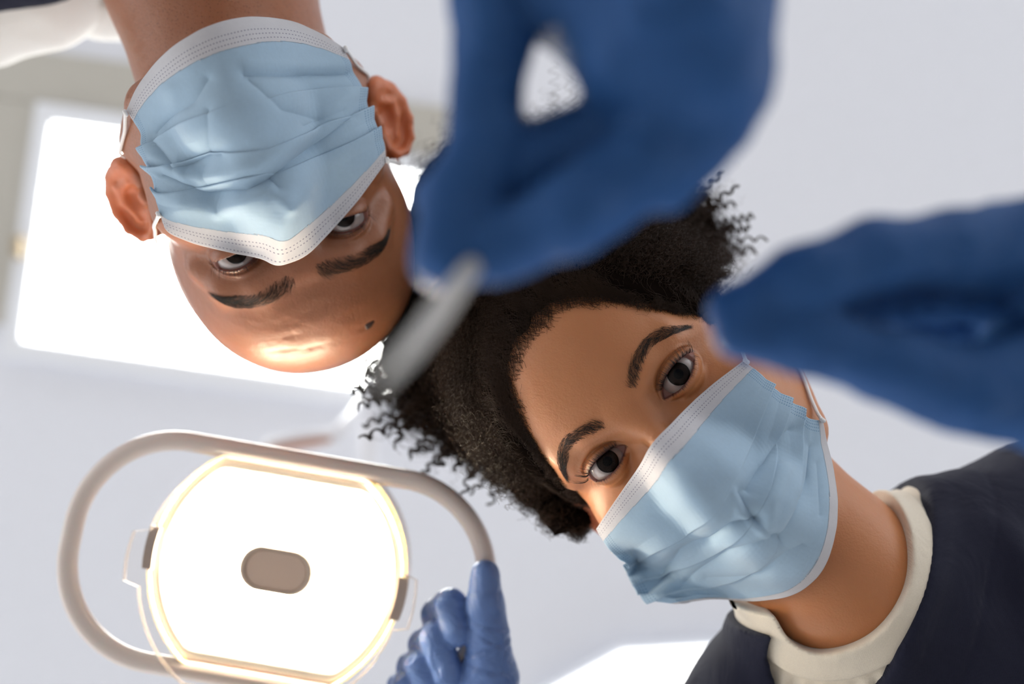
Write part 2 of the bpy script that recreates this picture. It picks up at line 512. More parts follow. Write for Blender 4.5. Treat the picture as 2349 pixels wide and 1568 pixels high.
def make_skin(name, col, deep, rough, stubble=False):
    m = NT(name)
    g = m.obj()
    big_n = m.noise(28, 3, vec=g); fine = m.noise(900, 3, .6, vec=g); mid = m.noise(160, 4, .6, vec=g)
    c = m.mix(big_n, (*col, 1), (*[a * .82 + b * .18 for a, b in zip(col, deep)], 1))
    c = m.mix(m.math('MULTIPLY', mid, .22), c, (*deep, 1))
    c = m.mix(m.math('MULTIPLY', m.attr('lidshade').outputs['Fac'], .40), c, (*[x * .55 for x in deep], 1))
    c = m.mix(m.math('MULTIPLY', m.attr('ear').outputs['Fac'], .8), c, (.72, .21, .085, 1))  # orange ears: light shining through from behind, put into the base colour
    c = m.mix(m.math('MULTIPLY', m.attr('lash').outputs['Fac'], .75), c, (.03, .015, .01, 1))
    c = m.mix(m.attr('wet').outputs['Fac'], c, (.20, .07, .05, 1))
    if stubble:
        vo = m.n('ShaderNodeTexVoronoi', i_Scale=620); m.l(g, vo.inputs['Vector'])
        st = m.math('MULTIPLY', m.math('LESS_THAN', vo.outputs['Distance'], .20), m.math('LESS_THAN', m.attr('hy').outputs['Fac'], -.45))
        c = m.mix(m.math('MULTIPLY', st, .6), c, (.05, .025, .018, 1))
    m.l(c, m.p.inputs['Base Color'])
    m.set(Roughness=rough, Subsurface_Weight=.35, Subsurface_Radius=(1.0, .34, .16), Subsurface_Scale=.004, Specular_IOR_Level=.45)
    h = m.math('ADD', m.math('ADD', m.math('MULTIPLY', fine, .5), mid), m.math('MULTIPLY', m.noise(70, 3, .6, vec=g), 2.0 if stubble else .5))
    m.bump(h, .42, .0008)
    return m.m

def build_eye(person, H, q, side, gaze):
    c = to_cam(H, (EYE[0] * side, EYE[1], EYE[2])); R = ER * H['s']
    g = np.asarray(gaze, float) - c; g /= np.linalg.norm(g)
    a = np.cross(g, [0, 1, 0]); a /= np.linalg.norm(a); b = np.cross(g, a)
    def capmesh(r, t0, t1, nt, ns=40, bulge=0, tc=1):
        th = np.linspace(t0, t1, nt); ph = np.linspace(0, 2 * np.pi, ns, endpoint=False)
        rr = r + bulge * np.clip(1 - (th / tc) ** 2, 0, 1)
        V = (g[None, None] * np.cos(th)[:, None, None] + (a[None, None] * np.cos(ph)[None, :, None] + b[None, None] * np.sin(ph)[None, :, None]) * np.sin(th)[:, None, None]) * rr[:, None, None]
        V = W(c + V.reshape(-1, 3)); i = np.arange(nt - 1)[:, None]; j = np.arange(ns)[None]; j2 = (j + 1) % ns
        return V, np.stack([i * ns + j, (i + 1) * ns + j, (i + 1) * ns + j2, i * ns + j2], -1).reshape(-1, 4)
    V, fc = capmesh(R, 1e-3, math.pi - 1e-3, 40)
    e = make_mesh('eye', V, fc, M_sclera, person)
    V, fc = capmesh(R * 1.004, .001, q['iris'], 16, 48)
    ir = make_mesh('iris', V, fc, M_iris, e, attrs=dict(rad=np.repeat(np.linspace(0, 1, 16), 48)))
    V, fc = capmesh(R * 1.009, .001, q['iris'] * .42, 8, 32)
    make_mesh('pupil', V, fc, M_pupil, e)
    V, fc = capmesh(R * 1.012, .001, q['iris'] * 1.12, 18, 48, R * .055, q['iris'] * 1.12)
    make_mesh('cornea', V, fc, M_cornea, e)
    return e

M_sclera = NT('eye_white'); M_sclera.set(Roughness=.12, Subsurface_Weight=.2, Subsurface_Scale=.001, Coat_Weight=.5)
M_sclera.l(M_sclera.mix(M_sclera.noise(160, 4, vec=M_sclera.obj()), (.26, .205, .19, 1), (.36, .30, .285, 1)), M_sclera.p.inputs['Base Color']); M_sclera = M_sclera.m  # whites greyed: shade from mask and brow is put into the colour
M_iris = NT('brown_iris'); M_iris.set(Roughness=.4, Specular_IOR_Level=.1)
_r = M_iris.attr('rad').outputs['Fac']
_c = M_iris.mix(M_iris.noise(700, 4, vec=M_iris.obj()), (.006, .0025, .0015, 1), (.016, .006, .003, 1))
_c = M_iris.mix(M_iris.math('GREATER_THAN', _r, .88), _c, (.004, .002, .002, 1))
M_iris.l(_c, M_iris.p.inputs['Base Color']); M_iris = M_iris.m
M_pupil = plain('pupil_black', (.003, .003, .003), .4, Specular_IOR_Level=.05)
_m = NT('clear_cornea'); _m.t.nodes.remove(_m.p)
_g = _m.n('ShaderNodeBsdfGlossy', i_Roughness=.03, i_Color=(.26, .26, .26, 1)); _t = _m.n('ShaderNodeBsdfTransparent'); _x = _m.n('ShaderNodeMixShader'); _f = _m.n('ShaderNodeFresnel', i_IOR=1.33)
_m.l(_f.outputs[0], _x.inputs[0]); _m.l(_t.outputs[0], _x.inputs[1]); _m.l(_g.outputs[0], _x.inputs[2]); _m.l(_x.outputs[0], _m.out.inputs[0]); M_cornea = _m.m

# the man: upside down in the frame, bald, chin towards the top and nearer to the lens
QM = dict(ear_x=69, ear_y=-22, jaw=1.1, wide=1.05, brow=1.1, tilt=1.0, up=4.8, lo=4.0, crease=3.2, folds=1.7, ear_flare=47, ear_size=.93, iris=.52, ear_tall=.88)
HM = pose(cam_pt(672, 556, .556), (.345, .939), math.radians(31), math.radians(-9), 1.0)
QW = dict(ear_x=65, ear_y=-32, jaw=1.12, wide=1.055, brow=.8, tilt=1.6, up=6.2, lo=4.8, crease=4.6, folds=.0, ear_flare=46, ear_size=.9, iris=.54, ear_tall=.9)
HW = pose(cam_pt(1474, 969, .520), (-.792, -.610), math.radians(2), math.radians(-10), .95)
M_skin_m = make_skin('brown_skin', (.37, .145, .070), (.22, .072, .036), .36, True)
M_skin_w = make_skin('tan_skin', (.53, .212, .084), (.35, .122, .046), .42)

def neck_fn(H, path, rads, k=14):
    """neck and upper chest given as chains of camera-space points (metres)"""
    s = H['s']
    segs = [([tuple(to_loc(H, p)) for p in pp], [r / s for r in rr]) for pp, rr in zip(path, rads)]
    def f(P):
        d = None
        for pp, rr in segs:
            c = chain(P, pp, rr, k); d = c if d is None else smin(d, c, 26)
        return d
    return f
nm_a = to_cam(HM, (0, -48, -98)); nm_b = cam_pt(480, -60, .640); nm_c = cam_pt(430, -420, .66)
NM = dict(f=neck_fn(HM, [[nm_a, nm_b, nm_c]], [[.058, .064, .075]]), box=(105, 105, 235, 205, 40))
nw_a = to_cam(HW, (0, -52, -84)); nw_b = cam_pt(1905, 1310, .580); nw_c = cam_pt(2190, 1580, .60)
NW = dict(f=neck_fn(HW, [[nw_a, nw_b, nw_c]], [[.047, .047, .06]]), box=(105, 105, 235, 205, 40))
man = build_head('person', HM, QM, NM, M_skin_m, 'bald man in a pale blue face mask, upside down, looking down beside the skylight')
woman = build_head('person', HW, QW, NW, M_skin_w, 'woman with curly dark hair, blue face mask and navy tunic, looking down')
for pr, H, q in ((man, HM, QM), (woman, HW, QW)):
    for sd in (1, -1): build_eye(pr, H, q, sd, (0, 0, 0))
# ---------------------------------------------------------------- brows, lashes
def skin_z(H, q, xy):
    """local points on the skin in front of (x, y)"""
    xy = np.asarray(xy, F); P = np.concatenate([xy, np.full((len(xy), 1), 45, F)], 1)
    for _ in range(60):
        d = skin_sdf(P, q); P[:, 2] -= np.clip(d * .7, -3, 8)
    return P
rng = np.random.default_rng(7)
M_hair = NT('dark_hair'); M_hair.set(Roughness=.45, Specular_IOR_Level=.35)
M_hair.l(M_hair.mix(M_hair.noise(60, 3, vec=M_hair.obj()), (.010, .007, .005, 1), (.030, .018, .011, 1)), M_hair.p.inputs['Base Color']); M_hair = M_hair.m
M_lash = plain('lash_black', (.006, .004, .004), .4)

def eyebrow(person, H, q, side, path, width, n, length, radius):
    pa = np.asarray(path, float); cur = spline(pa, 60); tan = np.gradient(cur, axis=0); tan /= np.linalg.norm(tan, axis=1, keepdims=True)
    s = rng.random(n) ** .9; i = (s * 59).astype(int)
    wd = width * np.clip(np.minimum(1, .55 + s * 3.0) * np.clip((1.12 - s) * 2.4, .25, 1), .2, 1)
    off = (rng.random(n) - .5) * wd
    nor = np.stack([-tan[:, 1], tan[:, 0]], 1)[i]
    root = cur[i] + nor * off[:, None]
    ang = (1 - s) ** 2 * 1.0 - .15 + (-off / np.maximum(wd, .1)) * .9 * (s > .12) + rng.normal(0, .16, n)
    d = tan[i] * np.cos(ang)[:, None] + nor * np.sin(ang)[:, None]
    L = length * (.6 + .5 * rng.random(n)) * np.clip(1.15 - s * .4, .5, 1)
    k = 5; t = np.linspace(0, 1, k)
    XY = root[:, None] + d[:, None] * (L[:, None] * t)[..., None] + (nor * -.12)[:, None] * (L[:, None] * t ** 2)[..., None]
    XY[..., 0] *= side
    P = skin_z(H, q, XY.reshape(-1, 2)).reshape(n, k, 3)
    P[..., 2] += (.15 + .9 * np.sin(t * 2.2))[None] * .8
    return hair_object('eyebrow', W(to_cam(H, P.reshape(-1, 3))).reshape(n, k, 3), radius, M_hair, person)

def eyelashes(person, H, q, side, n, length, radius, upper=True):
    s = rng.uniform(-.97, .97, n); ax = EYE[0] + 14.8 * s
    up, lo = lids(ax, q)
    y = up if upper else lo
    root = np.stack([ax * side, y, np.zeros(n)], 1)
    r2 = (ER + 1.3) ** 2 - (ax - EYE[0]) ** 2 - y ** 2
    root[:, 2] = np.maximum(EYE[2] + np.sqrt(np.maximum(r2, 0)), -8.5) - .1
    k = 6; t = np.linspace(0, 1, k)
    L = length * (.65 + .45 * rng.random(n)) * (.75 + .35 * s)
    sgn = 1 if upper else -1
    fan = s * .55 + rng.normal(0, .08, n)
    P = root[:, None] + np.stack([side * (fan[:, None] * L[:, None] * t), sgn * L[:, None] * (.75 * t ** 1.8 - (.10 * t if upper else 0)), L[:, None] * (.85 * t - .25 * t * t)], -1)
    return hair_object('eyelashes', W(to_cam(H, P.reshape(-1, 3))).reshape(n, k, 3), radius, M_lash, person, .2)

for sd in (1, -1):
    eyebrow(man, HM, QM, sd, [(7, 16.5), (20, 22), (34, 25), (44, 24), (51, 21)] if sd > 0 else [(7, 15.5), (20, 19.5), (34, 22.5), (44, 22.5), (52, 20)], 9.5, 700, 8.0, .00006)
    eyelashes(man, HM, QM, sd, 80, 6.5, .00008); eyelashes(man, HM, QM, sd, 50, 3.2, .00007, False)
    eyebrow(woman, HW, QW, sd, [(13, 16), (24, 22.5), (36, 25), (47, 20.5), (56, 12)], 7.5, 760, 6.0, .00006)
    eyelashes(woman, HW, QW, sd, 120, 10., .00012); eyelashes(woman, HW, QW, sd, 60, 3.8, .00007, False)

# ---------------------------------------------------------------- face masks
def poly_at(pts, n):
    p = spline(pts, 400); L = np.concatenate([[0], np.cumsum(np.linalg.norm(np.diff(p, axis=0), axis=1))]); L /= L[-1]
    t = np.linspace(0, 1, n); return np.stack([np.interp(t, L, p[:, 0]), np.interp(t, L, p[:, 1])], 1)
def coons(v0, v1, u0, u1, nu, nv):
    c0, c1 = poly_at(v0, nu), poly_at(v1, nu); d0, d1 = poly_at(u0, nv), poly_at(u1, nv)
    u = np.linspace(0, 1, nu)[:, None, None]; v = np.linspace(0, 1, nv)[None, :, None]
    S = (1 - v) * c0[:, None] + v * c1[:, None] + (1 - u) * d0[None] + u * d1[None]
    return S - ((1 - u) * (1 - v) * c0[0] + u * (1 - v) * c0[-1] + (1 - u) * v * c1[0] + u * v * c1[-1])
def bil(G, u, v):
    """bilinear lookup of grid G (nu,nv,c) at u,v in [0,1]"""
    nu, nv = G.shape[:2]; x = np.clip(u, 0, 1) * (nu - 1); y = np.clip(v, 0, 1) * (nv - 1)
    i = np.minimum(x.astype(int), nu - 2); j = np.minimum(y.astype(int), nv - 2); a = (x - i)[..., None]; b = (y - j)[..., None]
    return (G[i, j] * (1 - a) + G[i + 1, j] * a) * (1 - b) + (G[i, j + 1] * (1 - a) + G[i + 1, j + 1] * a) * b
def seg_dist(p, poly):
    d = np.full(p.shape[:-1], 1e9)
    for a, b in zip(np.asarray(poly[:-1], float), np.asarray(poly[1:], float)):
        ab = b - a; t = np.clip(((p - a) @ ab) / (ab @ ab), 0, 1)
        d = np.minimum(d, np.linalg.norm(p - a - t[..., None] * ab, axis=-1))
    return d

def build_mask(person, H, q, neckf, edges, pleats, creases, label, bands, smooth_it=6, lift=4.0):
    hull = lambda P: smin(smin(face_base(P, q), chain(P, [(0, -4, 2), (0, -40, 24), (0, -76, 15), (0, -104, -8)], [6, 10, 16, 18], 10), 24), neckf(P), 20) - lift
    nu, nv = 64, 56
    G = coons(*edges, nu, nv)
    D = np.stack([(G[..., 0] - 1174.5) / FPX, (G[..., 1] - 784) / FPX, np.ones((nu, nv))], -1).reshape(-1, 3)
    t = np.full(len(D), .40); best = t.copy(); bv = np.full(len(D), 1e9)
    for _ in range(70):
        v = hull(to_loc(H, D * t[:, None]).astype(F))
        m = v < bv; bv[m] = v[m]; best[m] = t[m]
        t = np.minimum(t + np.clip(v, -4, 25) * .75 * H['s'], .75)
    miss = bv > 1.0
    T = best.reshape(nu, nv)
    for _ in range(smooth_it):
        Tp = np.pad(T, 1, mode='edge'); Tp[0] = 2 * Tp[1] - Tp[2]; Tp[-1] = 2 * Tp[-2] - Tp[-3]; Tp[:, 0] = 2 * Tp[:, 1] - Tp[:, 2]; Tp[:, -1] = 2 * Tp[:, -2] - Tp[:, -3]
        T = .5 * T + .125 * (Tp[2:, 1:-1] + Tp[:-2, 1:-1] + Tp[1:-1, 2:] + Tp[1:-1, :-2])
    # rows with folded pleats
    NU = 240; base = np.linspace(0, 1, 170)
    rows_v = [[] for _ in range(NU)]
    us = np.linspace(0, 1, NU)
    prm = np.linspace(0, 1, 300)
    UU = np.repeat(us[:, None], len(prm), 1); VV = np.zeros_like(UU); HH = np.zeros_like(UU)
    for iu, u in enumerate(us):
        pts = [(0., 0., 0.)]
        pv = 0.
        for (va, vm, vb, dl, h, fall) in pleats:
            # pleat line: side a (u=0), middle, side b (u=1)
            v0 = va + (vm - va) * (u * 2) ** .9 if u < .5 else vm + (vb - vm) * ((u - .5) * 2) ** 1.1
            k = abs(u - .5) * 2; k = fall + (1 - fall) * k ** 1.3
            pts += [(v0 - .075, .15 * h * k, 0), (v0 - .02, .7 * h * k, 0), (v0 + dl * k, h * k, 0), (v0 + dl * k + .003, .75 * h * k, 0), (v0 - dl * k, .35 * h * k, 0), (v0 - dl * k + .001, .05 * h * k, 0), (v0 + .03, 0, 0)]
        pts.append((1., 0., 0.)); pts = np.array(pts)
        ln = np.concatenate([[0], np.cumsum(np.hypot(np.diff(pts[:, 0]), np.diff(pts[:, 1]) * .01))]); ln /= ln[-1]
        VV[iu] = np.interp(prm, ln, pts[:, 0]); HH[iu] = np.interp(prm, ln, pts[:, 1])
    # relax the corners of the folds a little
    for _ in range(2):
        HH[:, 1:-1] = .5 * HH[:, 1:-1] + .25 * (HH[:, 2:] + HH[:, :-2]); VV[:, 1:-1] = .5 * VV[:, 1:-1] + .25 * (VV[:, 2:] + VV[:, :-2])
    for _ in range(3):
        HH[1:-1] = .5 * HH[1:-1] + .25 * (HH[2:] + HH[:-2])
    PX = bil(G, UU, VV); TT = bil(T[..., None], UU, VV)[..., 0]
    for poly, wd, amp in creases:
        d = seg_dist(PX, poly)
        if amp > 0: HH += amp * np.exp(-(d / wd) ** 2)
        else: HH += amp * np.exp(-(d / wd)) 
    g = PX / 60.
    HH += .35 * value_noise(np.stack([g[..., 0], g[..., 1], g[..., 0] * 0 + 3.3], -1), 5) + .25 * value_noise(np.stack([g[..., 0] * 2.1, g[..., 1] * 2.1, g[..., 0] * 0 + 7.3], -1), 9)
    P3 = np.stack([(PX[..., 0] - 1174.5) / FPX, (PX[..., 1] - 784) / FPX, np.ones_like(TT)], -1) * TT[..., None]
    du = np.gradient(bil(G, UU, np.repeat(np.linspace(0, 1, 300)[None], NU, 0)), axis=0)
    # outward normal from the smooth, unfolded sheet
    SM = np.stack([(G[..., 0] - 1174.5) / FPX, (G[..., 1] - 784) / FPX, np.ones((nu, nv))], -1) * T[..., None]
    N = np.cross(np.gradient(SM, axis=0), np.gradient(SM, axis=1)); N /= np.linalg.norm(N, axis=-1, keepdims=True)
    N *= np.where(N[..., 2:] > 0, -1, 1)
    NN = bil(N, UU, VV)
    P3 = P3 + NN * (HH * .001)[..., None]
    nn = NN.reshape(-1, 3); p3 = P3.reshape(-1, 3)
    for it in range(4):                                  # keep the sheet clear of the skin, lifting it towards the viewer in broad swells
        d = skin_sdf(to_loc(H, p3).astype(F), q).reshape(P3.shape[:2])
        ps = np.clip(1.3 - d, 0, 6)
        for _ in range(30 if it < 2 else 6):
            pm = ps.copy(); pm[1:-1] = np.maximum(ps[1:-1], .5 * (ps[2:] + ps[:-2])); pm[:, 1:-1] = np.maximum(pm[:, 1:-1], .5 * (ps[:, 2:] + ps[:, :-2])); pm[2:] = np.maximum(pm[2:], ps[:-2] * .93); pm[:-2] = np.maximum(pm[:-2], ps[2:] * .93); pm[:, 2:] = np.maximum(pm[:, 2:], ps[:, :-2] * .90); pm[:, :-2] = np.maximum(pm[:, :-2], ps[:, 2:] * .90); ps = pm
        for _ in range(10 if it < 3 else 0):
            ps[1:-1] = .5 * ps[1:-1] + .25 * (ps[2:] + ps[:-2]); ps[:, 1:-1] = .5 * ps[:, 1:-1] + .25 * (ps[:, 2:] + ps[:, :-2])
        r_ = p3 / np.linalg.norm(p3, axis=1, keepdims=True)
        p3 = p3 - r_ * (ps.reshape(-1) * H['s'])[:, None]
    P3 = p3.reshape(P3.shape)
    n0, n1 = P3.shape[:2]
    V = W(P3.reshape(-1, 3)); i = np.arange(n0 - 1)[:, None]; j = np.arange(n1 - 1)[None]
    Q = np.stack([i * n1 + j, i * n1 + j + 1, (i + 1) * n1 + j + 1, (i + 1) * n1 + j], -1).reshape(-1, 4)
    vm = VV[:-1, :-1].reshape(-1)
    uv = np.stack([UU.ravel(), VV.ravel()], 1)
    def sub(name, sel, mat, parent):
        f = Q[sel]; ids, inv = np.unique(f, return_inverse=True)
        o = make_mesh(name, V[ids], inv.reshape(f.shape), mat, parent, True, uv=uv[ids])
        sd = o.modifiers.new('sheet', 'SOLIDIFY'); sd.thickness = .0007; sd.offset = 0
        return o
    b0, b1 = bands
    mk = sub('face_mask', (vm >= b0) & (vm <= b1), M_mask, person); mk['label'] = label
    sub('nose_band', vm < b0 + .004, M_band, mk)['label'] = 'white stitched band along the nose edge'
    sub('chin_band', vm > b1 - .004, M_band, mk)['label'] = 'white stitched band along the chin edge'
    return mk, G, T, SM

def dots(m, uvx, uvy, fu, rows):
    """embossed dots: rows [(v, radius)] at spacing 1/fu along u"""
    fx = m.math('SUBTRACT', m.math('FRACT', m.math('MULTIPLY', uvx, fu)), .5)
    tot = None
    for v, asp in rows:
        dy = m.math('MULTIPLY', m.math('SUBTRACT', uvy, v), asp)
        d = m.math('SQRT', m.math('ADD', m.math('MULTIPLY', fx, fx), m.math('MULTIPLY', dy, dy)))
        s = m.math('LESS_THAN', d, .24)
        tot = s if tot is None else m.math('MAXIMUM', tot, s)
    return tot
def fabric(name, col, dotcol, rows, fu, tabs=None, through=.25):
    m = NT(name)
    uvn = m.n('ShaderNodeUVMap'); sep = m.n('ShaderNodeSeparateXYZ'); m.l(uvn.outputs[0], sep.inputs[0])
    u, v = sep.outputs[0], sep.outputs[1]
    dot = dots(m, u, v, fu, rows) if rows else None
    if tabs:
        ua, ub, nu_, nv_ = tabs
        gx = m.math('SUBTRACT', m.math('FRACT', m.math('MULTIPLY', u, nu_)), .5); gy = m.math('SUBTRACT', m.math('FRACT', m.math('MULTIPLY', v, nv_)), .5)
        d = m.math('SQRT', m.math('ADD', m.math('MULTIPLY', gx, gx), m.math('MULTIPLY', gy, gy)))
        z = m.math('MULTIPLY', m.math('LESS_THAN', d, .24), m.math('MAXIMUM', m.math('LESS_THAN', u, ua), m.math('GREATER_THAN', u, ub)))
        z = m.math('MULTIPLY', z, m.math('MAXIMUM', m.math('GREATER_THAN', u, .008), 0)); 
        dot = z if dot is None else m.math('MAXIMUM', dot, z)
    nz = m.noise(420, 3, .6, vec=m.obj()); fi = m.noise(2200, 2, .6, vec=m.obj())
    c = m.mix(nz, tuple(x * .95 for x in col) + (1,), tuple(min(1, x * 1.04) for x in col) + (1,))
    if dot is not None: c = m.mix(dot, c, (*dotcol, 1))
    m.l(c, m.p.inputs['Base Color'])
    m.set(Roughness=.75, Sheen_Weight=.25, Specular_IOR_Level=.25, Subsurface_Weight=0)
    h = m.math('ADD', nz, m.math('MULTIPLY', fi, .5))
    if dot is not None: h = m.math('SUBTRACT', h, m.math('MULTIPLY', dot, 2.0))
    m.bump(h, .25, .0004)
    tr = m.n('ShaderNodeBsdfTranslucent'); m.l(c, tr.inputs['Color'])
    mx = m.n('ShaderNodeMixShader', i_0=through); m.l(m.p.outputs[0], mx.inputs[1]); m.l(tr.outputs[0], mx.inputs[2]); m.l(mx.outputs[0], m.out.inputs[0])
    return m.m
M_mask = fabric('blue_nonwoven', (.43, .59, .735), (.20, .35, .54), None, 60, (.045, .955, 95, 62))
M_band = fabric('white_nonwoven', (.68, .67, .70), (.27, .26, .34), [(.016, 95.), (.050, 95.), (.068, 95.), (.945, 95.), (.905, 95.), (.925, 95.)], 78)
M_loop = grained('ear_loop_elastic', (.82, .80, .80), .7, 1500, .3)

E_m = ([(369, 493), (384, 530), (430, 553), (500, 572), (590, 590), (655, 598), (697, 588), (750, 540), (820, 460), (884, 372)],
       [(290, 252), (315, 200), (362, 138), (430, 85), (500, 53), (580, 39), (660, 48), (730, 75), (786, 108)],
       [(369, 493), (350, 437), (330, 380), (318, 332), (316, 300), (290, 252)],
       [(884, 372), (880, 330), (862, 282), (842, 232), (826, 190), (806, 150), (786, 108)])
pl_m = [(.25, .36, .27, .012, 3.0, .30), (.45, .46, .44, .015, 4.2, .12), (.62, .66, .60, .015, 3.6, .05)]
cr_m = [([(360, 400), (400, 420), (480, 445), (560, 438), (612, 412), (700, 352), (812, 262)], 24, -6.0), ([(470, 418), (590, 385), (690, 318), (800, 230)], 26, 3.2), ([(420, 470), (520, 478), (610, 455)], 24, 2.2),
        ([(345, 325), (392, 384), (500, 362)], 20, -4.4), ([(350, 360), (420, 405), (500, 395)], 16, 2.2), ([(350, 305), (440, 232), (472, 180)], 16, -2.6), ([(560, 165), (690, 173), (800, 168)], 11, -3.4), ([(570, 150), (690, 152), (790, 150)], 18, 1.4),
        ([(572, 178), (650, 250), (725, 272)], 15, -2.2), ([(700, 290), (790, 250)], 16, -2.6), ([(500, 480), (620, 432), (660, 470)], 16, 2.4), ([(640, 598), (650, 520), (665, 460)], 26, 3.0), ([(475, 250), (470, 380)], 12, -1.8), ([(390, 210), (430, 330)], 22, 1.6), ([(620, 410), (640, 430)], 12, -2.5)]
mask_m, G_m, T_m, S_m = build_mask(man, HM, QM, NM['f'], E_m, pl_m, cr_m, 'pale blue pleated surgical mask', (.10, .885))
E_w = ([(1368, 1212), (1410, 1150), (1455, 1085), (1503, 1018), (1560, 950), (1630, 885), (1705, 828)],
       [(1548, 1385), (1640, 1374), (1740, 1378), (1830, 1358), (1890, 1300), (1920, 1200), (1912, 1080), (1887, 965)],
       [(1368, 1212), (1395, 1255), (1428, 1293), (1450, 1340), (1480, 1375), (1548, 1385)],
       [(1705, 828), (1740, 855), (1765, 880), (1800, 912), (1834, 935), (1855, 958), (1887, 965)])
pl_w = [(.40, .42, .36, .012, 3.0, .10), (.58, .60, .56, .015, 4.0, .10), (.75, .78, .74, .015, 3.6, .15)]
cr_w = [([(1480, 1350), (1560, 1272), (1670, 1210), (1740, 1190)], 18, -4.6), ([(1470, 1310), (1560, 1235), (1640, 1190)], 22, 2.0), ([(1560, 1345), (1660, 1272), (1795, 1238)], 20, -3.2), ([(1820, 985), (1745, 1060), (1722, 1120)], 20, -4.4), ([(1700, 1130), (1730, 1190), (1778, 1237)], 18, -3.0),
        ([(1865, 1020), (1852, 1130), (1800, 1250)], 18, -3.8), ([(1800, 1080), (1770, 1150), (1760, 1210)], 18, 2.6), ([(1690, 1130), (1700, 1180), (1770, 1240)], 12, 1.6), ([(1500, 1010), (1560, 1080), (1610, 1150)], 40, 2.5), ([(1620, 1330), (1740, 1320), (1850, 1250)], 18, -2.2), ([(1880, 1060), (1885, 1180)], 12, -1.6)]
mask_w, G_w, T_w, S_w = build_mask(woman, HW, QW, NW['f'], E_w, pl_w, cr_w, 'pale blue pleated surgical mask tilted with the head', (.115, .955))
def ear_loop(mk, H, q, SM, side, uend, va=1, vb=-2, pull=0., back=0, weld=True, zo=1.5):
    """elastic from the nose-edge corner over the ear and back to the chin-edge corner"""
    u = 0 if uend == 0 else -1
    a = to_loc(H, SM[u, va]); b = to_loc(H, SM[u, vb])
    pts = [a + (side * 1.0, 0, zo), a * .55 + np.array([73 * side * q['wide'], 4, -72 - back]) * .45 + (side * 3, 0, 0), (side * 76 * q['wide'], 6, -84), (side * 80, 0, -100), (side * 81, -22, -106), (side * 79, -44, -98),
           (side * 71 * q['wide'], -52, -84), b * .5 + np.array([66 * side * q['wide'], -54, -76]) * .5 + (side * 3, 0, 0), b + (side * 1.0, 0, zo)]
    p = spline(pts, 90)
    f = lambda P: face_base(P, q)
    for _ in range(6):
        P = p.astype(F); d = f(P); dd = 1.2 - d; p = p + grad(f, P) * (np.where(dd > 0, dd, dd * pull * .5 * np.sin(np.linspace(0, np.pi, 90)) ** .5))[:, None]; p[1:-1] = .5 * p[1:-1] + .25 * (p[2:] + p[:-2])
    V, fc = sweep(W(to_cam(H, p)), .00105, 8)
    o = make_mesh('ear_loop', V, fc, M_loop, mk)
    for e in (pts[0], pts[-1]) if weld else ():                                   # welded end
        vv, ff = sweep(W(to_cam(H, np.asarray(e) + np.array([[0, -2, .2], [0, -1.4, .3], [0, 1.4, .3], [0, 2, .2]]) * 1.0)), np.array([.0005, .0012, .0012, .0005]), 8)
        make_mesh('loop_weld', vv, ff, M_loop, mk)
    return o
ear_loop(mask_m, HM, QM, S_m, 1, 0); ear_loop(mask_m, HM, QM, S_m, -1, 1)
ear_loop(mask_w, HW, QW, S_w, -1, 0, 14, 26, 1., 45, False, -4.); ear_loop(mask_w, HW, QW, S_w, 1, 1, 1, -2, .6)

# the dark spot on the man's forehead
def ray_hit(H, f, px, py):
    d = np.array([(px - 1174.5) / FPX, (py - 784) / FPX, 1.]); t = .40
    for _ in range(120):
        t += float(np.clip(f(to_loc(H, d * t)[None].astype(F))[0], -4, 20)) * .8 * H['s']
    return to_loc(H, d * t)
fm_ = lambda P: skin_sdf(P, QM)
mp = ray_hit(HM, fm_, 846, 744); mn = grad(fm_, mp[None].astype(F))[0]
e1 = np.cross(mn, [0, 1, .2]); e1 /= np.linalg.norm(e1); e2 = np.cross(mn, e1)
th, ph = np.meshgrid(np.linspace(0, np.pi, 14), np.linspace(0, 2 * np.pi, 24, endpoint=False), indexing='ij')
wob = 1 + .16 * np.sin(ph * 3 + 1) + .08 * np.sin(ph * 5)
ball = mp + (np.sin(th) * np.cos(ph) * 3.3 * wob)[..., None] * e1 + (np.sin(th) * np.sin(ph) * 2.7 * wob)[..., None] * e2 + (np.cos(th) * .75)[..., None] * mn
i = np.arange(13)[:, None]; j = np.arange(24)[None]; j2 = (j + 1) % 24
make_mesh('forehead_spot', W(to_cam(HM, ball.reshape(-1, 3))), np.stack([i * 24 + j, (i + 1) * 24 + j, (i + 1) * 24 + j2, i * 24 + j2], -1).reshape(-1, 4), grained('forehead_spot_dark', (.035, .016, .012), .6, 900, .5), man)['label'] = 'small dark spot on the forehead'
# ---------------------------------------------------------------- clothes
def mm(px, py, z): return cam_pt(px, py, z) * 1000.
def poly_sdf(X, Y, poly):
    """signed distance to a polygon in the x/y plane (negative inside)"""
    p = np.asarray(poly, float); n = len(p)
    d = np.full(X.shape, 1e18); s = np.ones(X.shape)
    for i in range(n):
        a, b = p[i], p[i - 1]; e = b - a; wx, wy = X - a[0], Y - a[1]
        t = np.clip((wx * e[0] + wy * e[1]) / (e @ e), 0, 1)
        d = np.minimum(d, (wx - e[0] * t) ** 2 + (wy - e[1] * t) ** 2)
        c1 = Y >= a[1]; c2 = Y < b[1]; c3 = e[0] * wy > e[1] * wx
        s = np.where((c1 & c2 & c3) | (~c1 & ~c2 & ~c3), -s, s)
    return s * np.sqrt(d)
def sdf_object(name, f, lo, hi, step, mat, parent=None, attrs=None, dense=None, to_world=True):
    axs = [grid_axis(lo[i], hi[i], step, (dense[i] if dense else [])) for i in range(3)]
    v, fc = surface_nets(f, *axs)
    o = make_mesh(name, W(v * .001), fc, mat, parent, True, attrs(v) if attrs else None)
    return o
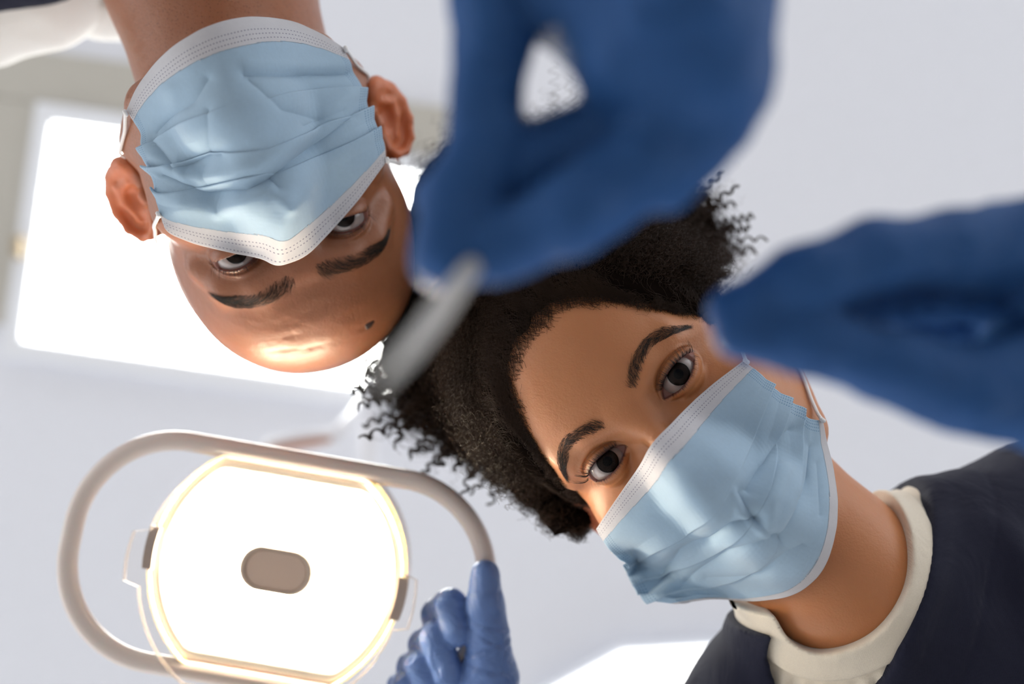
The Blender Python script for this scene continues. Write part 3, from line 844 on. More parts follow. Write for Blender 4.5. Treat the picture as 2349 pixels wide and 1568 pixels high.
def cloth(name, col, rough, weave=1400, wrinkle=45, ws=.35, sheen=.3, through=0):
    m = NT(name)
    g = m.obj(); a = m.noise(weave, 2, vec=g); b = m.noise(wrinkle, 3, .5, vec=g, dist=.6)
    wv = m.n('ShaderNodeTexWave', i_Scale=weave * .45, i_Distortion=1.0); m.l(g, wv.inputs['Vector'])
    c = m.mix(a, tuple(x * .88 for x in col) + (1,), tuple(min(1, x * 1.1) for x in col) + (1,))
    m.l(c, m.p.inputs['Base Color']); m.set(Roughness=rough, Sheen_Weight=sheen, Specular_IOR_Level=.15)
    n1 = m.bump(m.math('ADD', a, m.math('MULTIPLY', wv.outputs['Fac'], .6)), .35, .0005)
    m.bump(b, ws, .006, n1)
    if through:
        tr = m.n('ShaderNodeBsdfTranslucent'); m.l(c, tr.inputs['Color'])
        mx = m.n('ShaderNodeMixShader', i_0=through); m.l(m.p.outputs[0], mx.inputs[1]); m.l(tr.outputs[0], mx.inputs[2]); m.l(mx.outputs[0], m.out.inputs[0])
    return m.m
M_navy = cloth('navy_twill', (.013, .014, .030), .8, 1500, 26, .5, .06)
M_cream = cloth('cream_jersey', (.78, .69, .56), .85, 1800, 40, .25)
M_shirt = cloth('white_cotton', (.82, .79, .74), .85, 1500, 30, .4)

_nkw = [mm(*p) for p in ((1800, 1215, .575), (1905, 1310, .580), (2190, 1580, .60))]
def torso_w(P):
    d = chain(P, [mm(1985, 1405, .60), mm(2200, 1312, .605), mm(2431, 1262, .62), mm(2760, 1170, .66)], [46, 50, 60, 64], 20)
    d = smin(d, chain(P, [mm(1960, 1450, .60), mm(1800, 1620, .605), mm(1650, 1850, .64)], [44, 46, 56], 20), 34)
    d = smin(d, ell(P, mm(2260, 1800, .63), (150, 130, 88)), 40)
    d = smin(d, ell(P, mm(2700, 2300, .55), (190, 190, 110)), 60)
    return smin(d, chain(P, [(400, 400, 520), (500, 520, 250), (520, 560, 20)], [110, 135, 150], 40), 60)
def shirt_w(P): return smin(torso_w(P) - 3, chain(P, _nkw, [47, 49, 62], 14) - 2.5, 22)
zr = .575
def pol(pts, n_s=0):
    """outline at the reference depth; the first n_s points are rounded"""
    if n_s: pts = list(map(tuple, spline(pts[:n_s], n_s * 5))) + list(pts[n_s:])
    return [tuple(mm(x, y, zr)[:2]) for x, y in pts]
OPEN_SHIRT = pol([(2047, 1128), (2043, 1210), (2012, 1310), (1940, 1405), (1850, 1455), (1785, 1440), (1741, 1378), (1500, 1400), (1500, 900), (1950, 800)], 7)
OPEN_TUNIC = pol([(2146, 1122), (2060, 1290), (1985, 1430), (1950, 1530), (1935, 1640), (1800, 1900), (1775, 1600), (1746, 1490), (1742, 1430), (1500, 1452), (1500, 900), (1950, 800)])
def f_shirt(P):
    o = poly_sdf(P[..., 0], P[..., 1], OPEN_SHIRT)
    gather = 1.5 * np.sin(np.arctan2(P[..., 1] - mm(1850, 1250, zr)[1], P[..., 0] - mm(1850, 1250, zr)[0]) * 46) * sstep(14, 26, o) * np.exp(-np.maximum(o - 30, 0) / 30)
    return smax(shirt_w(P) - gather.astype(F), -o.astype(F), 2.5)
def f_collar(P):
    o = poly_sdf(P[..., 0], P[..., 1], OPEN_SHIRT).astype(F)
    return smax(smax(shirt_w(P) - 2.4, -o - .8, 2.2), o - 17, 1.6)
def f_tunic(P):
    o = poly_sdf(P[..., 0], P[..., 1], OPEN_TUNIC).astype(F)
    q = P / 46.
    wr = 2.2 * value_noise(q * A(1.4, .6, .8), 3) + 1.2 * value_noise(q * 2.2, 11)
    # fold that runs down from the shoulder
    fold = 4.5 * np.exp(-(((P[..., 0] - mm(2325, 1300, .56)[0]) - .12 * (P[..., 1] - mm(2325, 1300, .56)[1])) / 9) ** 2) * sstep(mm(0, 1160, .56)[1], mm(0, 1260, .56)[1], P[..., 1])
    seam = -.9 * np.exp(-(((P[..., 0] - mm(2300, 1150, .56)[0]) + .42 * (P[..., 1] - mm(2300, 1150, .56)[1])) / 1.4) ** 2)
    hem = .9 * np.exp(-((o - 7) / 5.) ** 2)
    return smax(smin(torso_w(P) - 6.5, chain(P, _nkw, [47, 49, 62], 14) - 7, 22) - (wr + fold).astype(F) - seam.astype(F) - hem, -o, 1.6)
lo, hi = mm(1560, 1000, .56), mm(2720, 1900, .56)
sh_w = sdf_object('undershirt', f_shirt, (mm(1660, 0, .6)[0], mm(0, 1060, .56)[1], 490), (mm(2250, 0, .6)[0], 300, 680), 2.3, M_cream, woman)
sh_w['label'] = 'cream crew neck undershirt'
sdf_object('shirt_collar', f_collar, (mm(1660, 0, .6)[0], mm(0, 1060, .56)[1], 500), (mm(2250, 0, .6)[0], 210, 660), 1.5, M_cream, sh_w)['label'] = 'ribbed cream collar band'
tun = sdf_object('tunic', f_tunic, (90, 50, -150), (700, 740, 760), 9., M_navy, woman, dense=([(130, 310, 2.0)], [(70, 220, 2.0)], [(510, 610, 2.3)]))
tun['label'] = 'navy v neck scrub tunic'

# the man's shirt and tunic at the top of the frame
def f_mshirt(P):
    d = chain(P, [mm(95, -22, .735), mm(-60, 5, .74), mm(-340, 60, .76)], [42, 44, 50], 10)
    d = smin(d, ell(P, mm(300, -420, .75), (170, 95, 80)), 40)
    d = smin(d, chain(P, [mm(620, -300, .72), mm(950, -420, .76)], [50, 60], 20), 30)
    q = P / 30.
    return d - 1.6 * value_noise(q * A(.7, 1.6, 1), 21) - .8 * value_noise(q * 2.1, 23)
def f_mcollar(P):
    d = chain(P, [mm(215, -40, .765), mm(260, -46, .775), mm(420, -75, .78)], [41, 43, 44], 12)
    d = smax(d, -chain(P, [mm(250, -120, .70), mm(285, -90, .70)], [52, 54], 5), 3)
    return d - .7 * value_noise(P / 12., 29)
def f_mtunic(P):
    d = chain(P, [mm(60, -120, .70), mm(-100, -96, .71), mm(-420, -60, .74)], [42, 46, 58], 10)
    d = smin(d, ell(P, mm(250, -640, .72), (180, 110, 90)), 40)
    d = smin(d, chain(P, [(-290, -480, 680), (-270, -640, 380), (-260, -690, 20)], [110, 140, 150], 40), 50)
    return d - 1.2 * value_noise(P / 30., 31)
sdf_object('shirt', f_mshirt, (-640, -560, 560), (160, -150, 900), 8., M_shirt, man, dense=([(-400, -260, 2.4)], [(-300, -190, 2.4)], [(660, 780, 3)]))['label'] = 'white cotton shirt'
sdf_object('shirt_collar', f_mcollar, (-380, -350, 690), (-180, -190, 850), 2.2, M_shirt, man)['label'] = 'upright white shirt collar'
sdf_object('tunic', f_mtunic, (-760, -880, -150), (-60, -170, 880), 10., M_navy, man, dense=([(-500, -260, 4.)], [(-330, -200, 4.)], [(640, 780, 4.)]))['label'] = 'dark navy tunic over the shirt'

# sleeves and trousers: the parts of both people that run on outside the frame
def tube_part(name, pts, rads, mat, parent, n=30, seg=22):
    p = spline(np.array(pts, float) * .001, n); r = np.interp(np.linspace(0, 1, n), np.linspace(0, 1, len(rads)), rads) * .001
    V, fc = sweep(W(p), r, seg); return make_mesh(name, V, fc, mat, parent)
tun_m = [c for c in man.children if c.name.startswith('tunic')][0]
tube_part('sleeve', [(440, 118, 655), (540, 150, 560), (570, 140, 440), (500, 70, 350), (428, 28, 316)], [62, 58, 50, 44, 38], M_navy, tun)
tube_part('sleeve', [(140, 290, 640), (110, 400, 600), (40, 440, 590), (-15, 380, 620), (-26, 318, 634)], [56, 54, 50, 44, 37], M_navy, tun)
tube_part('sleeve', [(-110, -400, 750), (20, -470, 690), (130, -470, 520), (110, -300, 380), (56, -190, 318)], [60, 58, 52, 44, 36], M_navy, tun_m)
tube_part('sleeve', [(-560, -190, 760), (-640, -330, 660), (-620, -520, 500), (-560, -600, 380)], [56, 56, 50, 42], M_navy, tun_m)
for pr, cx, cy, ax_ in ((woman, 520, 560, (-.7, .7)), (man, -260, -690, (1, 0))):
    for s_ in (-1, 1):
        x, y = cx + s_ * 85 * ax_[0], cy + s_ * 85 * ax_[1]
        tube_part('trouser_leg', [(x, y, 40), (x, y, -300), (x, y, -600), (x, y, -905)], [100, 82, 66, 58], M_navy, pr, 16, 18)
        d_ = np.array([-cx, -cy]) / np.hypot(cx, cy)
        tube_part('shoe', [(x - d_[0] * 60, y - d_[1] * 60, -912), (x, y, -905), (x + d_[0] * 90, y + d_[1] * 90, -915), (x + d_[0] * 165, y + d_[1] * 165, -925)], [30, 44, 34, 22], M_shirt, pr, 16, 14)
# ---------------------------------------------------------------- dental lamp
LAMP_Z = .625
l_c = cam_pt(637, 1306, LAMP_Z)
la = math.radians(9.8); tilt = math.radians(-6)
lx = np.array([math.cos(la), math.sin(la), 0]); ly = np.array([-math.sin(la), math.cos(la), 0])       # ly: image down
ly = ly * math.cos(tilt) + np.array([0, 0, 1]) * math.sin(tilt); ln_ = np.cross(lx, ly)                # ln_ points away from the lens
if ln_[2] < 0: ln_ = -ln_
def LP(x, y, z=0.):
    """lamp plane millimetres -> world metres (z towards the ceiling)"""
    x, y, z = np.broadcast_arrays(np.asarray(x, float), y, z)
    return W(l_c + (x[..., None] * lx + y[..., None] * ly + z[..., None] * ln_) * .001)
def rrect(a, b, r, n=24):
    pts = []
    for cx, cy, t0 in ((a - r, b - r, 0), (-a + r, b - r, 90), (-a + r, -b + r, 180), (a - r, -b + r, 270)):
        t = np.radians(np.linspace(t0, t0 + 90, n)); pts.append(np.stack([cx + r * np.cos(t), cy + r * np.sin(t)], 1))
    return np.concatenate(pts)
def clipped_circle(R, h, n=160):
    """circle flattened at top and bottom"""
    t = np.linspace(0, 2 * np.pi, n, endpoint=False); p = np.stack([np.cos(t), np.sin(t)], 1) * R
    p[:, 1] = np.clip(p[:, 1], -h, h)
    return p
def plate(name, loop, z0, z1, mat, parent, bev=1.5, cap_front=True):
    """solid plate of outline loop (mm) from z0 (lens side) to z1 with bevelled lens-side edge"""
    n = len(loop); k = 1 - bev / np.abs(loop).max()
    rings = [LP(loop[:, 0] * k, loop[:, 1] * k, z0), LP(loop[:, 0], loop[:, 1], z0 + bev), LP(loop[:, 0], loop[:, 1], z1), LP(loop[:, 0] * k, loop[:, 1] * k, z1 + .01)]
    V = np.concatenate(rings + [LP([0.], [0.], z0), LP([0.], [0.], z1 + .01)]); i = np.arange(n); j = (i + 1) % n
    Q = np.concatenate([np.stack([r * n + i, r * n + j, (r + 1) * n + j, (r + 1) * n + i], -1) for r in range(3)])
    T = np.concatenate([np.stack([np.full(n, 4 * n), j, i], -1), np.stack([np.full(n, 4 * n + 1), 3 * n + i, 3 * n + j], -1)])
    return make_mesh(name, V, [Q, T], mat, parent, smooth=False)
def ring(name, outer, inner, z0, z1, mat, parent, r=1.0):
    """frame between two loops"""
    n = len(outer)
    m_ = (outer + inner) / 2
    rings = [LP(inner[:, 0], inner[:, 1], z1), LP(inner[:, 0], inner[:, 1], z0 + r), LP(m_[:, 0] * .5 + inner[:, 0] * .5, m_[:, 1] * .5 + inner[:, 1] * .5, z0), LP(m_[:, 0] * .5 + outer[:, 0] * .5, m_[:, 1] * .5 + outer[:, 1] * .5, z0), LP(outer[:, 0], outer[:, 1], z0 + r), LP(outer[:, 0], outer[:, 1], z1)]
    k = len(rings); V = np.concatenate(rings); i = np.arange(n); j = (i + 1) % n
    Q = np.concatenate([np.stack([a * n + i, a * n + j, ((a + 1) % k) * n + j, ((a + 1) % k) * n + i], -1) for a in range(k)])
    return make_mesh(name, V, Q, mat, parent, smooth=True)

lamp = tag(empty('dental_lamp'), 'lit white dental examination lamp with looped handle frame', 'lamp')
M_lampw = NT('lamp_plastic'); M_lampw.set(Base_Color=(.72, .63, .58, 1), Roughness=.28, Subsurface_Weight=.15, Subsurface_Scale=.004); M_lampw = M_lampw.m
M_beige = plain('sensor_plastic', (.74, .59, .49), .5)
M_clip = plain('grey_clip', (.44, .37, .33), .45)
m = NT('lamp_emitter'); m.t.nodes.remove(m.p)
em = m.n('ShaderNodeEmission', i_Color=(1.0, .86, .64, 1), i_Strength=30.0); m.l(em.outputs[0], m.out.inputs[0]); M_emit = m.m
_m = NT('clear_acrylic'); _m.t.nodes.remove(_m.p)
_g = _m.n('ShaderNodeBsdfGlossy', i_Roughness=.05, i_Color=(1, .95, .9, 1)); _t = _m.n('ShaderNodeBsdfTransparent', i_Color=(.99, .98, .97, 1)); _x = _m.n('ShaderNodeMixShader'); _f = _m.n('ShaderNodeLayerWeight', i_Blend=.25)
_m.l(_m.math('MULTIPLY', _f.outputs['Fresnel'], .25), _x.inputs[0]); _m.l(_t.outputs[0], _x.inputs[1]); _m.l(_g.outputs[0], _x.inputs[2]); _m.l(_x.outputs[0], _m.out.inputs[0]); M_acryl = _m.m
_m = NT('diffusing_rim'); _m.set(Base_Color=(.93, .82, .70, 1), Roughness=.3, Transmission_Weight=.0, Subsurface_Weight=.8, Subsurface_Scale=.01, Subsurface_Radius=(1, .7, .4)); M_rim = _m.m

M_refl = plain('cream_reflector', (.92, .85, .74), .4)
# handle loop
hl = rrect(131, 69, 62)
V, fc = sweep(LP(hl[:, 0], hl[:, 1], 0), .0063, 16, closed=True)
make_mesh('handle_frame', V, fc, M_lampw, lamp)
plate('housing', clipped_circle(80, 64), 8, 46, M_lampw, lamp, 2)
ring('rim', clipped_circle(80.5, 67), clipped_circle(78, 64), -5, 12, M_rim, lamp)
ring('reflector', clipped_circle(78.5, 64.5), clipped_circle(71.5, 55), -1.0, 12, M_refl, lamp, 5.0)
plate('light_panel', clipped_circle(73, 57), 3, 7.5, M_emit, lamp, 1.0)
ov = rrect(21, 12.6, 12.4, 12)
sens = plate('sensor_cover', ov, -5, 3, M_beige, lamp, 2.5)
ring('sensor_rim', ov * 1.10, ov * .92, -6.2, 3, plain('sensor_rim_plastic', (.62, .53, .45), .45), sens, 1.2)
for s, yy in ((-1, -1), (1, 4)):
    y = np.linspace(-13, 13, 12) + yy; xo = s * np.sqrt(82.5 ** 2 - y ** 2); xi = s * np.sqrt(76.5 ** 2 - y ** 2)
    loop_o = np.stack([xo, y], 1); loop_i = np.stack([xi, y], 1)
    lp = np.concatenate([loop_o, loop_i[::-1]]); n = len(lp)
    V = np.concatenate([LP(lp[:, 0], lp[:, 1], -7), LP(lp[:, 0], lp[:, 1], 6)]); i = np.arange(n); j = (i + 1) % n
    Q = np.stack([i, j, n + j, n + i], -1); k = np.arange(11)
    cap0 = np.stack([k, k + 1, n - 2 - k, n - 1 - k], -1)
    make_mesh('clip', V, [Q, cap0[:, ::-1], cap0 + n], M_clip, lamp, smooth=False)
# clear splash shield with its two tabs, a little lower than the panel
def shield_loop():
    p = clipped_circle(81, 70, 200)
    tb = (np.abs(p[:, 1]) < 16) 
    p[tb, 0] += np.sign(p[tb, 0]) * 9
    return p + [-1, 5]
sl = shield_loop()
sh_ = plate('splash_shield', sl, -12, -10.4, M_acryl, lamp, .4)
ring('shield_edge', sl * 1.006, sl * .988, -12.3, -10.2, NT('acrylic_edge').set(Base_Color=(1, .86, .74, 1), Roughness=.2, Transmission_Weight=.85, IOR=1.3, Alpha=.55).m, sh_, .4)
# yoke and arm that carry the lamp, running out of the frame
M_arm = grained('arm_enamel', (.72, .72, .76), .35, 200, .03)
arm_p = spline([(0, 78, 26), (0, 105, 30), (-6, 150, 34), (-20, 260, 30)], 30)
V, fc = sweep(LP(arm_p[:, 0], arm_p[:, 1], arm_p[:, 2]), np.array([[.017, .012]] * 30), 18)
make_mesh('lamp_arm', V, fc, M_arm, lamp)
knuckle = sweep(LP(np.zeros(6), [60, 64, 68, 84, 88, 92], np.full(6, 28.)), np.array([.006, .012, .014, .014, .012, .006]), 20)
make_mesh('swivel_joint', knuckle[0], knuckle[1], M_arm, lamp)

# ceiling arm far behind the lamp, out of focus
mount = tag(empty('ceiling_swing_mount'), 'out of focus white swing mount with brown tray underside below the ceiling', 'mount')
ZA = 1.32
def dsk(c, R, h, n=40):
    t = np.linspace(0, 2 * np.pi, n, endpoint=False); e1 = np.array([.985, -.17, 0]); e2 = np.array([.17, .30, .93])
    ringp = [c + (np.cos(t)[:, None] * e1 + np.sin(t)[:, None] * e2 * .32) * R * k + np.array([0, -h, 0]) * s for k, s in ((.9, 0), (1, .15), (1, .85), (.9, 1))]
    V = W(np.concatenate(ringp)); i = np.arange(n); j = (i + 1) % n
    Q = np.concatenate([np.stack([a * n + i, a * n + j, (a + 1) * n + j, (a + 1) * n + i], -1) for a in range(3)])
    return V, [Q, np.arange(n)[None, ::-1], (3 * n + np.arange(n))[None]]
V, fc = dsk(cam_pt(682, 1020, ZA), .050, .012); make_mesh('tray', V, fc, M_arm, mount)
V, fc = dsk(cam_pt(682, 1026, ZA - .004), .046, .006); make_mesh('tray_underside', V, fc, plain('brown_underside', (.42, .24, .18), .6), mount)
V, fc = sweep(W([cam_pt(760, 1005, ZA), cam_pt(805, 965, ZA + .06), cam_pt(848, 905, ZA + .1)]), .010, 14); make_mesh('arm_link', V, fc, M_arm, mount)
V, fc = sweep(W([cam_pt(843, 1110, ZA + .12), cam_pt(846, 1000, ZA + .11), cam_pt(850, 880, ZA + .1), cam_pt(852, 870, C_Z)]), .013, 14); make_mesh('arm_post', V, fc, M_arm, mount)

# white ceiling light at the lower edge of the frame
cl = tag(empty('ceiling_light'), 'bright white ceiling panel light at the bottom edge near the tunic', 'lamp')
cz = C_Z - .04
cpts = [cam_pt(x, y, cz) for x, y in ((1225, 1600), (1425, 1492), (1700, 1476), (2300, 1440), (2400, 1900), (1300, 2050))]
def slab(name, pts, z0, z1, mat, parent, shrink=1.0):
    p = np.array(pts); c = p.mean(0); p = c + (p - c) * shrink; n = len(p)
    a = p.copy(); a[:, 2] = z0; b = p.copy(); b[:, 2] = z1
    V = W(np.concatenate([a, b])); i = np.arange(n); j = (i + 1) % n
    return make_mesh(name, V, [np.stack([i, j, n + j, n + i], -1), np.arange(n)[None, ::-1], (n + np.arange(n))[None]], mat, parent, False)
slab('light_housing', cpts, cz, C_Z - .001, M_white, cl)
m = NT('panel_light'); m.t.nodes.remove(m.p); em = m.n('ShaderNodeEmission', i_Color=(1, 1, 1, 1), i_Strength=1.6); m.l(em.outputs[0], m.out.inputs[0])
slab('diffuser', cpts, cz - .006, cz - .0005, m.m, cl, .985)
# ---------------------------------------------------------------- gloved hands
def glove_mat(name, col, rough=.58, spec=.16):
    m = NT(name)
    g = m.obj(); w1 = m.noise(55, 4, .55, vec=g, dist=1.2); w2 = m.noise(320, 3, .6, vec=g)
    c = m.mix(w1, tuple(x * .85 for x in col) + (1,), tuple(min(1, x * 1.12) for x in col) + (1,))
    m.l(c, m.p.inputs['Base Color'])
    m.set(Roughness=rough, Specular_IOR_Level=spec, Subsurface_Weight=.12, Subsurface_Scale=.003, Subsurface_Radius=(.3, .5, 1.))
    n1 = m.bump(w1, .7, .005); m.bump(w2, .3, .0008, n1)
    return m.m
M_glove = glove_mat('nitrile_deep_blue', (.020, .075, .22))
M_glove_l = glove_mat('nitrile_blue', (.13, .22, .48), .36, .3)
def hand(name, fingers, body, lo, hi, step, mat, label, wr=(1.0, 14.), k=4., kb=16., cat='hand', seed=1, extra=None):
    """fingers: list of (points, radii) in camera mm; body: palm and wrist pieces blended softly"""
    def f(P):
        d = None
        for pts, rr in body:
            c = chain(P, pts, rr, 12); d = c if d is None else smin(d, c, kb)
        ff = None
        for pts, rr in fingers:
            c = chain(P, pts, rr, 3.); ff = c if ff is None else smin(ff, c, 1.6)
        d = smin(d, ff, k)
        if extra is not None: d = extra(P, d)
        return d - wr[0] * value_noise(P / wr[1], seed) - wr[0] * .45 * value_noise(P / wr[1] * 2.3, seed + 5)
    o = sdf_object(name, f, lo, hi, step, mat)
    return tag(o, label, cat)
z1 = .272
def q1(x, y, dz=0): return mm(x, y, z1 + dz)
def box_of(parts, pad=8):
    p = np.concatenate([np.array(pt) for pt, _ in parts]); r = max(max(rr) for _, rr in parts)
    return p.min(0) - r - pad, p.max(0) + r + pad
f1 = [([q1(1625, 235), q1(1490, 385, -.004), q1(1300, 505, -.008), q1(1130, 575, -.006)], [15, 13, 11.5, 8.5]),
      ([q1(1540, 260, .012), q1(1330, 345, .012), q1(1170, 390, .010), q1(1015, 452, .004)], [14, 12.5, 11.5, 9]),
      ([q1(1120, -60, .010), q1(1128, 120, .006), q1(1122, 300, .004), q1(1070, 410, .000), q1(1030, 585, -.004)], [13, 10.5, 10, 10.5, 10.5]),
      ([q1(1500, 150, .03), q1(1400, 330, .034), q1(1240, 430, .03), q1(1100, 500, .022)], [13, 12, 11, 9]),
      ([q1(1560, 100, .05), q1(1500, 300, .055), q1(1370, 400, .05), q1(1250, 470, .04)], [12, 11, 10, 8])]
b1 = [([q1(1560, -420, .03), q1(1545, -120, .012), q1(1555, 120, 0), q1(1600, 210, 0)], [30, 29, 26, 17]),
      ([q1(1120, -220, .02), q1(1290, -66, .012), q1(1450, -30, .01)], [15, 17, 20])]
lo, hi = box_of(f1 + b1)
hand_top = hand('gloved_hand', f1, b1, lo, hi, 1.9, M_glove, 'blurred deep blue gloved hand reaching down from the top edge with a slim instrument', (2.0, 17.))
def q2(x, y, dz=0): return mm(x, y, .292 + dz)
f2 = [([q2(2500, 548, .012), q2(2180, 572, .0), q2(2000, 592, -.006), q2(1840, 645, -.008), q2(1690, 712, -.004)], [16, 11.8, 10.6, 10.2, 8.6]),
      ([q2(2450, 650, .034), q2(2150, 665, .030), q2(1930, 700, .022), q2(1740, 738, .006)], [13, 10.8, 10, 8.6]),
      ([q2(2440, 880, .012), q2(2210, 892, .0), q2(2020, 832, -.004), q2(1850, 780, -.006), q2(1700, 758, -.006)], [21, 13.5, 11.2, 10.2, 8.2]),
      ([q2(2450, 720, .058), q2(2220, 725, .060), q2(2010, 745, .050), q2(1860, 755, .036)], [12.5, 10.8, 10, 8.4]),
      ([q2(2470, 800, .078), q2(2300, 800, .082), q2(2120, 800, .070), q2(1990, 795, .058)], [11, 9.5, 9, 7.6])]
b2 = [([q2(2900, 860, .03), q2(2640, 790, .03), q2(2470, 760, .035)], [32, 36, 30]),
      ([q2(2660, 900, .02), q2(2440, 890, .014)], [30, 22]),
      ([q2(2640, 610, .02), q2(2480, 570, .014)], [26, 17])]
lo, hi = box_of(f2 + b2)
hand_r = hand('gloved_hand', f2, b2, lo, hi, 1.9, M_glove, 'blurred deep blue gloved hand with pinched fingertips in front of the woman\'s ear', (1.2, 13.), seed=4)
# the hand on the lamp handle: thumb up along the bar, fingers curled round it
def q3(x, y, dz=0): return mm(x, y, LAMP_Z + .0 + dz)
f3 = [([q3(1113, 1316, -.008), q3(1113, 1390, -.010), q3(1120, 1460, -.012), q3(1122, 1560, -.012)], [9., 12., 13.4, 18]),
      ([q3(1010, 1500, .02), q3(1002, 1408, .012), q3(1032, 1385, -.004), q3(1048, 1450, -.014)], [9, 9.5, 9.8, 9.0]),
      ([q3(985, 1560, .02), q3(972, 1478, .010), q3(1000, 1462, -.008), q3(1028, 1545, -.016)], [9, 9.6, 10.2, 9.2]),
      ([q3(960, 1620, .02), q3(942, 1530, .010), q3(965, 1520, -.006), q3(998, 1605, -.014)], [9, 9.0, 9.6, 9]),
      ([q3(940, 1660, .02), q3(918, 1572, .012), q3(935, 1565, -.002), q3(965, 1650, -.010)], [8, 7.8, 8.4, 8])]
b3 = [([q3(1122, 1560, -.010), q3(1105, 1680, .0), q3(1080, 1850, .01)], [19, 27, 30]), ([q3(1000, 1640, .015), q3(1060, 1720, .01)], [18, 26])]
lo, hi = box_of(f3 + b3)
def creases3(P, d):
    t = P[..., 1]
    for y0, sl, am in ((1412, .25, .9), (1462, -.35, 1.2), (1505, .2, 1.0), (1440, .5, .7)):
        yy = mm(1120, y0, LAMP_Z)[1]; dx = P[..., 0] - mm(1120, 0, LAMP_Z)[0]
        d = d + am * np.exp(-((t - yy - sl * dx) / 1.1) ** 2) * np.exp(-(dx / 14) ** 2) - am * .6 * np.exp(-((t - yy - sl * dx - 2.4) / 1.4) ** 2) * np.exp(-(dx / 14) ** 2)
    return d
hand_l = hand('gloved_hand', f3, b3, lo, hi, 1.15, M_glove_l, 'light blue gloved hand gripping the lamp handle, thumb pointing up', (.55, 9.), k=3., seed=8, extra=creases3)
# slim instrument held by the top hand
M_steel = NT('brushed_steel'); M_steel.set(Base_Color=(.55, .53, .50, 1), Metallic=.3, Roughness=.4); M_steel = M_steel.m
ip = np.array([cam_pt(1330, 300, .322), cam_pt(1190, 470, .292), cam_pt(1085, 608, .262), cam_pt(1000, 725, .235), cam_pt(925, 820, .21), cam_pt(870, 880, .195)])
tool = tag(empty('dental_instrument'), 'blurred grey metal instrument handle held by the top gloved hand', 'instrument')
pp = spline(ip[:5], 40); V, fc = sweep(W(pp), np.interp(np.linspace(0, 1, 40), [0, .1, .8, 1], [.0022, .0027, .0027, .0020]), 16); make_mesh('handle', V, fc, M_steel, tool)
pp = spline(ip[4:], 12); V, fc = sweep(W(pp), np.linspace(.0020, .0010, 12), 12); make_mesh('shank', V, fc, M_steel, tool)
for kk in (.62, .68, .74):
    c0 = spline(ip[:5], 400); a, b = int(kk * 400), int(kk * 400) + 6
    V, fc = sweep(W(c0[[a, a + 1, b - 1, b]]), np.array([.0027, .0030, .0030, .0027]), 16); make_mesh('grip_ring', V, fc, M_steel, tool)
# ---------------------------------------------------------------- curly hair
def hair_reg(P):
    """positive above the hairline (head-local mm)"""
    ax = np.abs(P[..., 0]); return P[..., 1] - (77 - 63 * (ax / 60) ** 2.4) + 3.0 * value_noise(P / 9., 2)
def cap_off(h): return .2 + 5.5 * sstep(-2, 30, h)
def f_cap(P):
    h = hair_reg(P)
    return smax(face_base(P, QW) - cap_off(h), -(h - 5) * .7, 1.0)
v, fc = surface_nets(f_cap, grid_axis(-92, 92, 3., []), grid_axis(-40, 130, 2.6, []), grid_axis(-192, 16, 2.6, []))
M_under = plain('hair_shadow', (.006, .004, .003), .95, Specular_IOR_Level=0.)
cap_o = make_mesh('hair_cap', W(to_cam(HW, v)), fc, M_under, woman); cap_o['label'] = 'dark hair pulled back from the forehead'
M_curl = NT('brown_black_hair'); M_curl.set(Roughness=.45, Specular_IOR_Level=.10)
M_curl.l(M_curl.mix(M_curl.noise(25, 3, vec=M_curl.obj()), (.008, .005, .0035, 1), (.050, .026, .015, 1)), M_curl.p.inputs['Base Color']); M_curl = M_curl.m
BLOBS = [(mm(1300, 612, .700), 100, 5200), (mm(1068, 812, .690), 68, 2600), (mm(1500, 575, .690), 54, 1500), (mm(1130, 960, .665), 38, 1100), (mm(1125, 500, .70), 66, 1200), (mm(1005, 650, .715), 25, 420), (mm(985, 545, .72), 20, 200), (mm(1180, 1052, .615), 21, 520), (mm(1226, 1118, .610), 16, 420), (mm(1276, 1172, .606), 13, 360), (mm(1325, 1205, .604), 9, 260)]
def f_core(P):
    d = None
    for c, r, _ in BLOBS:
        s = sph(P, c, r * (.84 if r > 30 else .62)); d = s if d is None else smin(d, s, 18)
    d = d - 3.5 * value_noise(P / 9., 41) - 2 * value_noise(P / 4.2, 42)
    L = to_loc(HM, P * .001).astype(F)
    return smax(d, -(face_base(L, QM) - 5), 3)
allc = np.array([b[0] for b in BLOBS])
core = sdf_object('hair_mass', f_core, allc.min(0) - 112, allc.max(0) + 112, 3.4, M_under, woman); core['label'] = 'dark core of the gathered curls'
def clear_of_heads(S, gap=2.5):
    """strands (n,k,3) camera mm that stay out of the man's head and off the woman's face"""
    n, k, _ = S.shape; p = S[:, ::4].reshape(-1, 3) * .001
    dm = face_base(to_loc(HM, p).astype(F), QM).reshape(n, -1).min(1)
    L = to_loc(HW, p).astype(F); dw = np.where(hair_reg(L) < 4, face_base(L, QW), 99).reshape(n, -1).min(1)
    return (dm > gap) & (dw > 1.5)
